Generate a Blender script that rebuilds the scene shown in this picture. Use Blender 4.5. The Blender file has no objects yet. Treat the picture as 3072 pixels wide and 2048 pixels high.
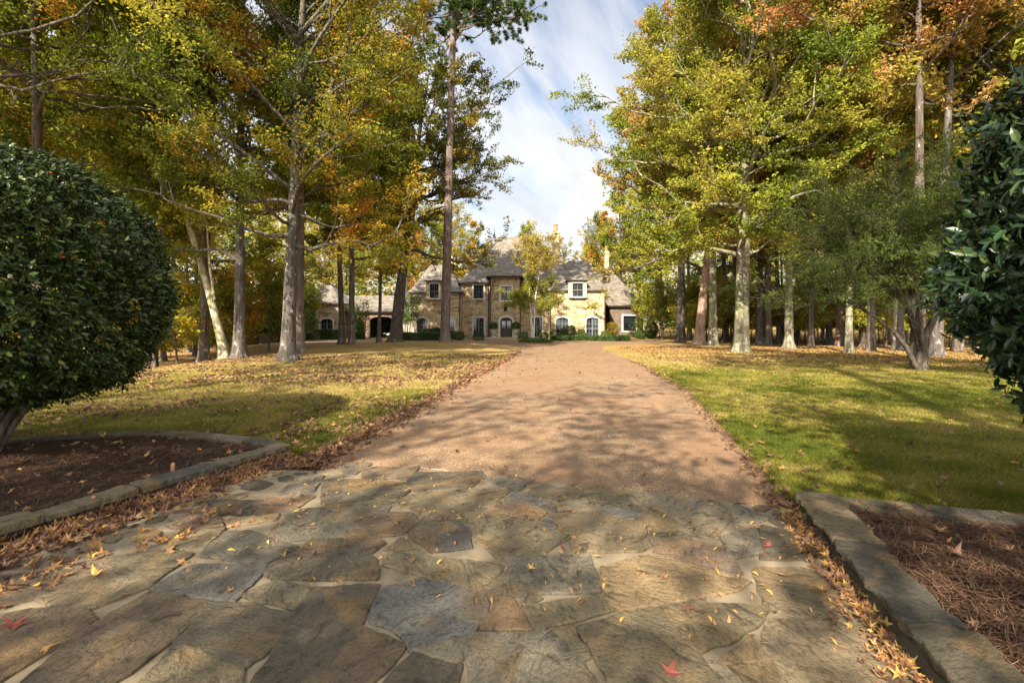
import bpy, math, random
import numpy as np
from mathutils import Vector
random.seed(7)
C = bpy.context.scene.collection
PI = math.pi

# ------------------------------------------------------------------ survey of the place
FPX, CX, HY, EYE = 1450.7, 1536.0, 973.0, 1.6
def on_ground(sx, sy, z=0.0):
    y = (EYE - z) * FPX / (sy - HY)
    return ((sx - CX) / FPX * y, y)
def at(sx, sy, y):
    return ((sx - CX) / FPX * y, y, EYE - (sy - HY) / FPX * y)

def sstep(a, b, x):
    t = np.clip((np.asarray(x, float) - a) / (b - a), 0, 1)
    return t * t * (3 - 2 * t)

EDGE_L = [(-2.27, 5.64), (-1.81, 8.9), (-1.25, 14.45), (-0.46, 19.75), (0.3, 27.3), (0.45, 34.0), (-0.3, 38.5), (-2.2, 40.3), (-6.0, 41.2), (-12.0, 41.4), (-24, 41.0)]
EDGE_R = [(2.42, 4.2), (2.94, 6.24), (4.17, 11.5), (5.08, 18.7), (5.3, 22.0), (5.9, 32.0), (7.2, 37.5), (10.5, 40.6), (14.5, 42.0)]
def edge_x(E, y):
    ys = [p[1] for p in E]; xs = [p[0] for p in E]
    n = 7 if E is EDGE_L else 8
    return np.interp(y, ys[:n], xs[:n])

def gz(x, y):
    x = np.asarray(x, float); y = np.asarray(y, float)
    left = sstep(0.3, 3.0, edge_x(EDGE_L, y) - x) * sstep(41.3, 38.0, y)
    mound = 0.27 * np.exp(-((x + 7) / 8) ** 2 - ((y - 36) / 4.0) ** 2) * left
    roll = 0.035 * np.sin(x * .55 + 1.3) * np.sin(y * .42) * left * sstep(7, 12, y)
    drop = -0.13 * np.maximum(0, -x - 13.0) * sstep(8, 12, y) * (1 - sstep(30, 38, y) * sstep(-26, -20, x))
    rr = sstep(1.0, 6.0, x - edge_x(EDGE_R, y)) * sstep(8, 12, y) * sstep(41, 37, y)
    rroll = 0.04 * np.sin(x * .5) * np.sin(y * .33 + .7) * rr
    return mound + roll + np.maximum(drop, -2.2) + rroll

# ------------------------------------------------------------------ node helpers
def sock(n, key):
    if isinstance(key, int): return n.inputs[key]
    return n.inputs[key]
def nd(nt, typ, ins=None, **props):
    n = nt.nodes.new(typ)
    for k, v in props.items(): setattr(n, k, v)
    for k, v in (ins or {}).items():
        s = sock(n, k)
        if isinstance(v, bpy.types.NodeSocket): nt.links.new(v, s)
        else: s.default_value = v
    return n
def rgb(c): return (c[0], c[1], c[2], 1.0)
def ramp(nt, fac, stops, interp='LINEAR'):
    n = nt.nodes.new('ShaderNodeValToRGB'); nt.links.new(fac, n.inputs[0])
    cr = n.color_ramp; cr.interpolation = interp
    while len(cr.elements) < len(stops): cr.elements.new(0.5)
    for e, (p, c) in zip(cr.elements, stops):
        e.position = p; e.color = rgb(c) if hasattr(c, '__len__') else (c, c, c, 1)
    return n.outputs[0]
def math_(nt, op, a, b=0.5, clamp=False):
    n = nt.nodes.new('ShaderNodeMath'); n.operation = op; n.use_clamp = clamp
    for i, v in enumerate((a, b)):
        if isinstance(v, bpy.types.NodeSocket): nt.links.new(v, n.inputs[i])
        else: n.inputs[i].default_value = v
    return n.outputs[0]
def mixc(nt, f, a, b, mode='MIX'):
    n = nt.nodes.new('ShaderNodeMix'); n.data_type = 'RGBA'; n.blend_type = mode
    for i, v in ((0, f), (6, a), (7, b)):
        if isinstance(v, bpy.types.NodeSocket): nt.links.new(v, n.inputs[i])
        else: n.inputs[i].default_value = v if i == 0 else rgb(v)
    return n.outputs[2]
def new_mat(name):
    m = bpy.data.materials.new(name); m.use_nodes = True
    nt = m.node_tree; nt.nodes.clear()
    return m, nt, nt.nodes.new('ShaderNodeOutputMaterial')
def noise(nt, vec, scale, detail=4, rough=.55, dist=0.0, dim='3D'):
    return nd(nt, 'ShaderNodeTexNoise', {'Vector': vec, 'Scale': scale, 'Detail': detail, 'Roughness': rough, 'Distortion': dist}).outputs[0]
def objco(nt): return nd(nt, 'ShaderNodeTexCoord').outputs['Object']
def mapping(nt, vec, scale=(1, 1, 1), rot=(0, 0, 0)):
    return nd(nt, 'ShaderNodeMapping', {'Vector': vec, 'Scale': scale, 'Rotation': rot}).outputs[0]
def finish(nt, out, color, rough=.8, spec=.3, height=None, bump=.3, dist=.02, metal=0.0):
    b = nd(nt, 'ShaderNodeBsdfPrincipled', {'Roughness': rough, 'Specular IOR Level': spec, 'Metallic': metal})
    if isinstance(color, bpy.types.NodeSocket): nt.links.new(color, b.inputs['Base Color'])
    else: b.inputs['Base Color'].default_value = rgb(color)
    if height is not None:
        bp = nd(nt, 'ShaderNodeBump', {'Height': height, 'Strength': bump, 'Distance': dist})
        nt.links.new(bp.outputs[0], b.inputs['Normal'])
    nt.links.new(b.outputs[0], out.inputs[0])
    return b
def simple(name, col, rough=.6, spec=.4, var=.15, scale=6, metal=0.0, bump=.15):
    m, nt, out = new_mat(name)
    n = noise(nt, objco(nt), scale, 5)
    c = mixc(nt, n, [x * (1 - var) for x in col], [min(1, x * (1 + var)) for x in col])
    finish(nt, out, c, rough, spec, n, bump, .01, metal)
    return m
def leaf_mat(name, stops, trans=.42, rough=.6, spec=.14, objvar=.12):
    m, nt, out = new_mat(name)
    a = nd(nt, 'ShaderNodeAttribute', attribute_name='tint').outputs['Fac']
    r = nd(nt, 'ShaderNodeObjectInfo').outputs['Random']
    r = math_(nt, 'MULTIPLY', math_(nt, 'SUBTRACT', r, .5), objvar * 2)
    c = ramp(nt, math_(nt, 'ADD', a, r, True), stops)
    b = nd(nt, 'ShaderNodeBsdfPrincipled', {'Base Color': c, 'Roughness': rough, 'Specular IOR Level': spec})
    t = nd(nt, 'ShaderNodeBsdfTranslucent', {'Color': c})
    x = nd(nt, 'ShaderNodeMixShader', {0: trans, 1: b.outputs[0], 2: t.outputs[0]})
    nt.links.new(x.outputs[0], out.inputs[0])
    return m
def bark_mat(name, dark, light, lichen=(.42, .43, .36), amount=.4, fine=9.0, moss=None):
    m, nt, out = new_mat(name)
    v = objco(nt)
    w = noise(nt, v, 2.0, 3)
    vv = mapping(nt, v, (1, 1, .13))
    r = nd(nt, 'ShaderNodeTexNoise', {'Vector': vv, 'Scale': fine, 'Detail': 6, 'Roughness': .65, 'Distortion': .8}).outputs[0]
    c = ramp(nt, r, [(.33, dark), (.52, light), (.75, [min(1, x * 1.35) for x in light])])
    p = noise(nt, mapping(nt, v, (1, 1, .6)), 4.5, 6, .7, .6)
    pm = ramp(nt, p, [(.62 - .22 * amount, 0.0), (.70 - .20 * amount, 1.0)])
    c = mixc(nt, math_(nt, 'MULTIPLY', pm, .8), c, lichen)
    if moss:
        q = ramp(nt, noise(nt, v, 2.3, 5, .6), [(.5, 0.0), (.6, 1.0)])
        c = mixc(nt, math_(nt, 'MULTIPLY', q, .6), c, moss)
    finish(nt, out, c, .9, .15, r, .9, .05)
    return m

# ------------------------------------------------------------------ mesh helpers
def link(name, me, parent=None):
    o = bpy.data.objects.new(name, me); C.objects.link(o)
    if parent: o.parent = parent
    return o
def np_mesh(name, V, F, mat, smooth=False, face_attrs=None, mat_idx=None):
    """V (n,3); F (m,k) equal-sided faces"""
    me = bpy.data.meshes.new(name)
    V = np.ascontiguousarray(V, dtype=np.float32); F = np.ascontiguousarray(F, dtype=np.int32)
    n, (m, k) = len(V), F.shape
    me.vertices.add(n); me.vertices.foreach_set('co', V.ravel())
    me.loops.add(m * k); me.loops.foreach_set('vertex_index', F.ravel())
    me.polygons.add(m)
    me.polygons.foreach_set('loop_start', np.arange(0, m * k, k, dtype=np.int32))
    me.polygons.foreach_set('loop_total', np.full(m, k, np.int32))
    for mm in (mat if isinstance(mat, (list, tuple)) else [mat]): me.materials.append(mm)
    if mat_idx is not None: me.polygons.foreach_set('material_index', np.ascontiguousarray(mat_idx, dtype=np.int32))
    me.polygons.foreach_set('use_smooth', np.full(m, bool(smooth)))
    for an, arr in (face_attrs or {}).items():
        arr = np.asarray(arr, np.float32)
        if arr.ndim == 1:
            a = me.attributes.new(an, 'FLOAT', 'FACE'); a.data.foreach_set('value', arr)
        else:
            a = me.attributes.new(an, 'FLOAT_COLOR', 'FACE'); a.data.foreach_set('color', np.ascontiguousarray(arr).ravel())
    me.update(calc_edges=True)
    return me
class MB:
    """collects polygons of any size and builds ONE mesh object"""
    def __init__(s): s.v, s.f, s.a, s.b = [], [], [], []
    def add(s, verts, faces, col=None, rot=0.0):
        o = len(s.v); s.v += [tuple(map(float, p)) for p in verts]
        for f in faces: s.f.append([i + o for i in f]); s.a.append(col or (1, 1, 1)); s.b.append(rot)
        return s
    def box(s, x0, x1, y0, y1, z0, z1, col=None):
        if x0 > x1: x0, x1 = x1, x0
        if y0 > y1: y0, y1 = y1, y0
        if z0 > z1: z0, z1 = z1, z0
        v = [(x0, y0, z0), (x1, y0, z0), (x1, y1, z0), (x0, y1, z0), (x0, y0, z1), (x1, y0, z1), (x1, y1, z1), (x0, y1, z1)]
        return s.add(v, [(0, 3, 2, 1), (4, 5, 6, 7), (0, 1, 5, 4), (1, 2, 6, 5), (2, 3, 7, 6), (3, 0, 4, 7)], col)
    def lathe(s, cx, cy, prof, n=16):
        v = []
        for r, z in prof:
            for k in range(n):
                a = 2 * PI * k / n; v.append((cx + r * math.cos(a), cy + r * math.sin(a), z))
        f = []
        for i in range(len(prof) - 1):
            for k in range(n):
                k2 = (k + 1) % n
                f.append((i * n + k, i * n + k2, (i + 1) * n + k2, (i + 1) * n + k))
        f.append(tuple(range(n - 1, -1, -1))); f.append(tuple(range((len(prof) - 1) * n, len(prof) * n)))
        return s.add(v, f)
    def tube(s, pts, rad, n=8):
        V, F = tubes(np.array([pts], float), np.array([rad], float), n)
        return s.add(V, F.tolist())
    def slab(s, outline, z0, z1, rng, bevel=.012, rough=.012, seg=.07, tilt=.004, col=None, rot=0.0, under=False):
        """an irregular stone slab: roughened outline, chamfered edge, slightly uneven top"""
        P = []
        n = len(outline)
        for i in range(n):
            a = np.array(outline[i], float); b = np.array(outline[(i + 1) % n], float)
            d = b - a; L = np.hypot(*d)
            if L < 1e-6: continue
            k = max(2, int(L / seg)); nrm = np.array([-d[1], d[0]]) / L
            ph = rng.uniform(0, 6.28, 2)
            for j in range(k):
                t = j / k
                off = rough * (math.sin(t * 6.28 * 1.3 + ph[0]) * .7 + rng.normal() * .45) * math.sin(PI * min(1, t * 1.0 + .08))
                P.append(a + d * t + nrm * off)
        P = np.array(P)
        # soften corners
        P = .72 * P + .14 * np.roll(P, 1, 0) + .14 * np.roll(P, -1, 0)
        c = P.mean(0); m = len(P)
        dirn = c - P; ln = np.hypot(dirn[:, 0], dirn[:, 1])[:, None] + 1e-6
        T = rng.normal(0, tilt, 2)
        ztop = lambda Q: z1 + (Q[:, 0] - c[0]) * T[0] * 4 + (Q[:, 1] - c[1]) * T[1] * 4
        bv = bevel * rng.uniform(.6, 1.5, (m, 1))
        r1 = P + dirn / ln * bv * .25; r2 = P + dirn / ln * bv * 1.2
        V = [np.c_[P, np.full(m, z0)], np.c_[P, ztop(P) - bevel * rng.uniform(.7, 1.4, m)], np.c_[r1, ztop(r1) - bevel * .35], np.c_[r2, ztop(r2)]]
        V = np.concatenate(V)
        F = []
        for k in range(3):
            for i in range(m):
                j = (i + 1) % m
                F.append((k * m + i, k * m + j, (k + 1) * m + j, (k + 1) * m + i))
        F.append(tuple(range(3 * m, 4 * m)))
        if under: F.append(tuple(range(m - 1, -1, -1)))
        s.add(V, F, col, rot)
        return s
    def build(s, name, mat, parent=None, smooth=False, attrs=False):
        me = bpy.data.meshes.new(name); me.from_pydata(s.v, [], s.f); me.materials.append(mat)
        if attrs:
            a = me.attributes.new('scol', 'FLOAT_COLOR', 'FACE')
            a.data.foreach_set('color', np.array([(*c, 1) for c in s.a], np.float32).ravel())
            b = me.attributes.new('srot', 'FLOAT', 'FACE'); b.data.foreach_set('value', np.array(s.b, np.float32))
        if smooth: me.polygons.foreach_set('use_smooth', np.full(len(me.polygons), True))
        me.update()
        return link(name, me, parent)
def tag(o, label=None, cat=None, group=None, kind=None):
    if label: o['label'] = label
    if cat: o['category'] = cat
    if group: o['group'] = group
    if kind: o['kind'] = kind
    return o
def thing(name, label, cat, loc=(0, 0, 0), rz=0, group=None):
    o = bpy.data.objects.new(name, None); C.objects.link(o); o.empty_display_size = .2
    o.location = loc; o.rotation_euler = (0, 0, rz)
    return tag(o, label, cat, group)
def copy_tree(o, parent=None):
    c = o.copy(); C.objects.link(c)
    if parent: c.parent = parent
    for ch in list(o.children): copy_tree(ch, c)
    return c

def tubes(P, R, sides):
    n, k, _ = P.shape
    T = np.gradient(P, axis=1); T /= np.linalg.norm(T, axis=2, keepdims=True) + 1e-9
    ref = np.where(np.abs(T[..., 2:3]) > .85, np.array([1., 0, 0]), np.array([0, 0, 1.]))
    # constant reference per tube keeps frames from flipping
    mean = T.mean(1, keepdims=True)
    ref = np.where(np.abs(mean[..., 2:3]) > .75, np.array([1., .13, 0]), np.array([.0, .13, 1.])) * np.ones_like(T)
    U = np.cross(T, ref); U /= np.linalg.norm(U, axis=2, keepdims=True) + 1e-9
    W = np.cross(T, U)
    a = np.arange(sides) * 2 * PI / sides
    V = P[:, :, None, :] + R[:, :, None, None] * (np.cos(a)[None, None, :, None] * U[:, :, None, :] + np.sin(a)[None, None, :, None] * W[:, :, None, :])
    idx = np.arange(n * k * sides).reshape(n, k, sides)
    nx = np.roll(idx, -1, axis=2)
    F = np.stack([idx[:, :-1], nx[:, :-1], nx[:, 1:], idx[:, 1:]], axis=-1).reshape(-1, 4)
    return V.reshape(-1, 3), F
def join_tubes(parts):
    V, F, o = [], [], 0
    for v, f in parts:
        V.append(v); F.append(f + o); o += len(v)
    return np.concatenate(V), np.concatenate(F)

def spawn(rng, P, m, t0, t1, L, ang, up, k=5, wob=.06, curve=.0, flat=1.0):
    n, kk, _ = P.shape
    t = rng.uniform(t0, t1, (n, m)); f = t * (kk - 1); i = np.clip(f.astype(int), 0, kk - 2); w = (f - i)[..., None]
    a = np.arange(n)[:, None]
    base = P[a, i] * (1 - w) + P[a, i + 1] * w
    tan = P[a, i + 1] - P[a, i]; tan /= np.linalg.norm(tan, axis=2, keepdims=True) + 1e-9
    rnd = rng.normal(size=(n, m, 3)); rnd[..., 2] *= flat
    perp = rnd - (rnd * tan).sum(2, keepdims=True) * tan; perp /= np.linalg.norm(perp, axis=2, keepdims=True) + 1e-9
    an = ang * rng.uniform(.7, 1.3, (n, m, 1))
    d = np.cos(an) * tan + np.sin(an) * perp; d[..., 2] += up; d /= np.linalg.norm(d, axis=2, keepdims=True)
    LL = (np.asarray(L) * np.ones((n, m)))[..., None, None] * rng.uniform(.6, 1.25, (n, m, 1, 1))
    s = np.linspace(0, 1, k)[None, None, :, None]
    Q = base[:, :, None, :] + d[:, :, None, :] * LL * s
    nz = rng.normal(size=(n, m, k, 3)) * wob; nz[:, :, 0] = 0
    Q = Q + np.cumsum(nz, axis=2) * LL / 2
    Q[..., 2] += (curve * LL * s * s)[..., 0]
    return Q.reshape(n * m, k, 3), np.repeat(np.arange(n), m), t.reshape(-1)

def leaf_quads(rng, P, size, up=.6, aspect=.62, fold=.12):
    n = len(P)
    N = rng.normal(size=(n, 3)); N[:, 2] = np.abs(N[:, 2]) * .6 + up; N /= np.linalg.norm(N, axis=1, keepdims=True)
    T = rng.normal(size=(n, 3)); T -= (T * N).sum(1, keepdims=True) * N; T /= np.linalg.norm(T, axis=1, keepdims=True) + 1e-9
    B = np.cross(N, T)
    s = (size * rng.uniform(.65, 1.3, n))[:, None]
    V = np.stack([P - T * s * .5, P + B * s * aspect * .5 + N * s * fold - T * s * .08, P + T * s * .5 - N * s * .1, P - B * s * aspect * .5 + N * s * fold - T * s * .08], axis=1)
    return V.reshape(-1, 3), np.arange(4 * n).reshape(n, 4)
def star_leaves(rng, P, size, tilt=.35, curl=.25):
    """five-lobed leaves (centre + ten rim points) lying about flat"""
    n = len(P)
    N = np.c_[rng.normal(0, tilt, (n, 2)), np.ones(n)]; N /= np.linalg.norm(N, axis=1, keepdims=True)
    T = rng.normal(size=(n, 3)); T -= (T * N).sum(1, keepdims=True) * N; T /= np.linalg.norm(T, axis=1, keepdims=True)
    B = np.cross(N, T)
    s = (size * rng.uniform(.6, 1.25, n))
    ang = (np.array([0, 36, 72, 108, 144, 180, 216, 252, 288, 324]) + rng.normal(0, 7, (n, 10))) * PI / 180
    rad = np.array([.56, .2, .53, .2, .42, .12, .42, .2, .53, .2])
    r = rad[None] * rng.uniform(.6, 1.25, (n, 10))
    cu = curl * rng.uniform(-.3, 1.3, (n, 1)) * rng.uniform(.3, 1.6, (n, 10))
    x = r * np.cos(ang); y = r * np.sin(ang); z = cu * r
    rim = P[:, None] + s[:, None, None] * (x[..., None] * T[:, None] + y[..., None] * B[:, None] + z[..., None] * N[:, None])
    V = np.concatenate([P[:, None], rim], axis=1).reshape(-1, 3)
    k = np.arange(n)[:, None] * 11
    i = np.arange(10)
    F = np.stack([np.broadcast_to(k, (n, 10)), k + 1 + i, k + 1 + (i + 1) % 10], axis=-1).reshape(-1, 3)
    return V, F
def oval_leaves(rng, P, T, N, size, aspect=.42, bend=.12):
    """pointed oval evergreen leaves with a folded midrib: 8 vertices, 6 faces as quads/tris -> all quads (degenerate-free)"""
    n = len(P)
    T = T / (np.linalg.norm(T, axis=1, keepdims=True) + 1e-9)
    N = N - (N * T).sum(1, keepdims=True) * T; N /= np.linalg.norm(N, axis=1, keepdims=True) + 1e-9
    B = np.cross(N, T)
    s = (size * rng.uniform(.65, 1.2, n))[:, None]; w = s * aspect * .5 * rng.uniform(.85, 1.15, (n, 1))
    bd = bend * rng.uniform(-.3, 2.0, (n, 1))
    pt = lambda u, v, h: P + T * s * u + B * w * v + N * s * (h - bd * u * u)
    V = np.stack([pt(0, 0, 0), pt(.3, -.92, .05), pt(.33, 0, 0), pt(.3, .92, .05), pt(.68, -.85, .04), pt(.7, 0, -.01), pt(.68, .85, .04), pt(1, 0, -.03)], axis=1).reshape(-1, 3)
    base = np.arange(n)[:, None] * 8
    q = np.array([[1, 2, 5, 4], [2, 3, 6, 5]]); t = np.array([[0, 2, 1], [0, 3, 2], [4, 5, 7], [5, 6, 7]])
    tri = np.array([[0, 2, 1], [0, 3, 2], [1, 2, 5], [1, 5, 4], [2, 3, 6], [2, 6, 5], [4, 5, 7], [5, 6, 7]])
    F = (base[:, None] + tri[None]).reshape(-1, 3)
    return V, F

# ------------------------------------------------------------------ materials
GREEN = (.030, .058, .010); OLIVE = (.095, .105, .018); YGREEN = (.20, .20, .025); GOLD = (.40, .27, .030); ORANGE = (.42, .15, .028); RUST = (.24, .075, .028)
M = {}
M['leaf_green'] = leaf_mat('leaf_green_olive', [(0, (.060, .085, .010)), (.35, (.20, .235, .026)), (.6, (.36, .33, .035)), (.82, (.48, .32, .03)), (1, (.46, .18, .035))])
M['leaf_gold'] = leaf_mat('leaf_gold', [(0, (.085, .125, .014)), (.25, (.235, .26, .028)), (.5, (.33, .265, .040)), (.75, (.43, .28, .085)), (1, (.42, .18, .07))])
M['leaf_orange'] = leaf_mat('leaf_orange', [(0, (.05, .075, .010)), (.25, (.16, .17, .018)), (.45, (.36, .27, .025)), (.65, (.50, .25, .028)), (.85, (.52, .16, .035)), (1, (.45, .07, .035))])
M['leaf_rust'] = leaf_mat('leaf_rust', [(0, (.06, .075, .012)), (.3, (.15, .145, .02)), (.55, (.29, .21, .03)), (.75, (.40, .19, .04)), (1, (.42, .12, .04))])
M['leaf_pine'] = leaf_mat('pine_needles', [(0, (.025, .05, .014)), (.5, (.06, .10, .022)), (.8, (.13, .15, .03)), (1, (.2, .15, .04))], .15)
M['leaf_myrtle'] = leaf_mat('myrtle_leaf', [(0, (.022, .040, .008)), (.5, (.066, .088, .016)), (1, (.17, .165, .045))], .2, .7, .08)
M['leaf_holly'] = leaf_mat('holly_leaf', [(0, (.012, .023, .005)), (.5, (.030, .047, .008)), (.8, (.075, .11, .016)), (.95, (.24, .23, .035)), (.985, (.4, .10, .02)), (1, (.45, .03, .03))], .08, .38, .30, 0)
M['leaf_magnolia'] = leaf_mat('glossy_evergreen_leaf', [(0, (.009, .023, .008)), (.5, (.019, .042, .014)), (.86, (.05, .08, .018)), (.96, (.17, .19, .04)), (1, (.35, .2, .03))], .08, .36, .38, 0)
M['leaf_box'] = leaf_mat('boxwood_leaf', [(0, (.02, .045, .010)), (.5, (.045, .085, .016)), (1, (.14, .17, .03))], .15, .5, .3, .1)
M['leaf_dead'] = leaf_mat('fallen_leaf', [(0, (.045, .024, .018)), (.2, (.105, .052, .038)), (.4, (.18, .095, .052)), (.6, (.28, .145, .06)), (.78, (.40, .21, .062)), (.9, (.50, .35, .09)), (1, (.20, .03, .04))], .18, .6, .25, 0)
M['grass'] = leaf_mat('grass_blade', [(0, (.060, .082, .010)), (.4, (.145, .142, .018)), (.7, (.255, .20, .055)), (1, (.40, .30, .12))], .3, .7, .1, 0)
M['straw'] = leaf_mat('pine_straw_needle', [(0, (.03, .016, .010)), (.5, (.085, .046, .027)), (1, (.21, .125, .07))], .05, .7, .2, 0)
M['bark_oak'] = bark_mat('bark_ridged', (.030, .026, .022), (.090, .075, .062), (.30, .29, .26), amount=.26)
M['bark_lichen'] = bark_mat('bark_lichen', (.05, .042, .03), (.145, .12, .085), (.34, .33, .25), .6, 8, (.16, .17, .05))
M['bark_dark'] = bark_mat('bark_dark', (.03, .023, .019), (.10, .078, .06), amount=.15)
M['bark_pine'] = bark_mat('bark_pine', (.05, .036, .03), (.135, .098, .078), (.24, .19, .16), .3, 6)
M['bark_pinkish'] = bark_mat('bark_pinkish', (.10, .065, .045), (.30, .20, .145), (.38, .30, .24), .35, 6)
M['bark_twig'] = bark_mat('bark_twig', (.025, .02, .014), (.075, .06, .044), (.26, .24, .18), .2, 9)
M['bark_pale'] = bark_mat('bark_pale', (.28, .25, .2), (.58, .53, .45), (.7, .68, .6), .5, 7)
M['bark_moss'] = bark_mat('bark_mossy', (.09, .075, .045), (.32, .27, .17), (.45, .43, .3), .6, 8, (.17, .17, .04))
# ------------------------------------------------------------------ ground sheet
def in_poly(x, y, poly):
    x = np.asarray(x, float); y = np.asarray(y, float); ins = np.zeros(x.shape, bool)
    n = len(poly)
    for i in range(n):
        x0, y0 = poly[i]; x1, y1 = poly[(i + 1) % n]
        c = ((y0 > y) != (y1 > y)) & (x < (x1 - x0) * (y - y0) / (y1 - y0 + 1e-12) + x0)
        ins ^= c
    return ins
def vnoise(x, y, s, seed=0):
    """cheap smooth value noise 0..1"""
    r = np.random.default_rng(seed); g = r.random((64, 64))
    u = np.asarray(x) / s; v = np.asarray(y) / s
    i = np.floor(u).astype(int); j = np.floor(v).astype(int); a = u - i; b = v - j
    a = a * a * (3 - 2 * a); b = b * b * (3 - 2 * b)
    q = lambda p, t: g[p % 64, t % 64]
    return (q(i, j) * (1 - a) + q(i + 1, j) * a) * (1 - b) + (q(i, j + 1) * (1 - a) + q(i + 1, j + 1) * a) * b
def litter(x, y):
    """share of the ground that lies under fallen leaves"""
    x = np.asarray(x, float); y = np.asarray(y, float)
    n = vnoise(x, y, 2.7, 3) * .6 + vnoise(x, y, .9, 4) * .4
    lefty = sstep(-1.0, 2.0, edge_x(EDGE_L, y) - x)
    righty = sstep(-1.0, 2.0, x - edge_x(EDGE_R, y))
    l = np.maximum(sstep(11, 22, y + (-x - 6) * .55) * .75, sstep(-15.0, -17.5, x) * .98)
    l = np.maximum(l, sstep(40.5, 42.5, y) * .9)
    l *= (1 - .62 * np.exp(-((x + 4) / 5.5) ** 2 - ((y - 26) / 9) ** 2))
    r = np.maximum(sstep(17.5, 24.5, y + (x - 8) * .32 + (n - .5) * 6) * .92, sstep(30, 36, y) * .7)
    return np.clip((l * lefty + r * righty) * (.65 + .8 * (n - .25)), 0, 1)
def greenness(x, y):
    x = np.asarray(x, float); y = np.asarray(y, float)
    r = .78 - .45 * sstep(11, 22, y)
    l = .52 - .30 * sstep(8, 18, y)
    return np.where(x > 1, r, l) + (vnoise(x, y, 3.3, 9) - .5) * .35 + .4 * np.exp(-((edge_x(EDGE_L, y) - x - .5) / .6) ** 2) * (y < 12)

def build_ground():
    def axis(a, fine0, fine1, b, st, grow=1.22):
        c = list(np.arange(fine0, fine1 + 1e-6, st)); d = st
        while c[-1] < b: d *= grow; c.append(c[-1] + d)
        d = st
        while c[0] > a: d *= grow; c.insert(0, c[0] - d)
        return np.array(c)
    xs = axis(-900, -34, 40, 900, .5); ys = axis(-600, -4, 62, 1200, .5)
    X, Y = np.meshgrid(xs, ys); nx, ny = len(xs), len(ys)
    Z = gz(X, Y)
    V = np.c_[X.ravel(), Y.ravel(), Z.ravel()]
    i = np.arange(nx * ny).reshape(ny, nx)
    F = np.stack([i[:-1, :-1], i[:-1, 1:], i[1:, 1:], i[1:, :-1]], -1).reshape(-1, 4)
    m, nt, out = new_mat('lawn_ground')
    v = objco(nt)
    lit = nd(nt, 'ShaderNodeAttribute', attribute_name='litter').outputs['Fac']
    grn = nd(nt, 'ShaderNodeAttribute', attribute_name='green').outputs['Fac']
    n1 = noise(nt, v, 5.0, 6, .65); n2 = noise(nt, v, 38.0, 4, .7); n3 = noise(nt, v, .6, 4, .6)
    g = math_(nt, 'ADD', grn, math_(nt, 'MULTIPLY', math_(nt, 'SUBTRACT', math_(nt, 'ADD', n2, n3), 1.0), .75), True)
    grass = ramp(nt, g, [(0, (.31, .215, .085)), (.35, (.225, .17, .045)), (.6, (.165, .15, .025)), (1, (.075, .09, .010))])
    sp = nd(nt, 'ShaderNodeTexVoronoi', {'Vector': mapping(nt, v, (1, 1, 1)), 'Scale': 13.0, 'Randomness': 1.0})
    leafc = ramp(nt, nd(nt, 'ShaderNodeSeparateColor', {0: sp.outputs['Color']}).outputs[0], [(0, (.09, .045, .028)), (.3, (.2, .10, .05)), (.6, (.33, .17, .065)), (.85, (.45, .25, .08)), (1, (.25, .09, .06))])
    k = math_(nt, 'ADD', nd(nt, 'ShaderNodeSeparateColor', {0: sp.outputs['Color']}).outputs[1], math_(nt, 'MULTIPLY', math_(nt, 'SUBTRACT', n1, .5), .5))
    mk = math_(nt, 'GREATER_THAN', lit, k)
    edge = math_(nt, 'LESS_THAN', sp.outputs['Distance'], .62)
    mk = math_(nt, 'MULTIPLY', mk, edge)
    c = mixc(nt, math_(nt, 'MULTIPLY', mk, .95), grass, leafc)
    h = math_(nt, 'ADD', math_(nt, 'MULTIPLY', n2, .6), math_(nt, 'MULTIPLY', mk, .5))
    finish(nt, out, c, .95, .1, h, .7, .04)
    me = np_mesh('lawn', V, F, m, True)
    for nm, arr in (('litter', litter(X, Y)), ('green', greenness(X, Y))):
        a = me.attributes.new(nm, 'FLOAT', 'POINT'); a.data.foreach_set('value', arr.ravel().astype(np.float32))
    tag(link('lawn', me), kind='structure')
build_ground()

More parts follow.
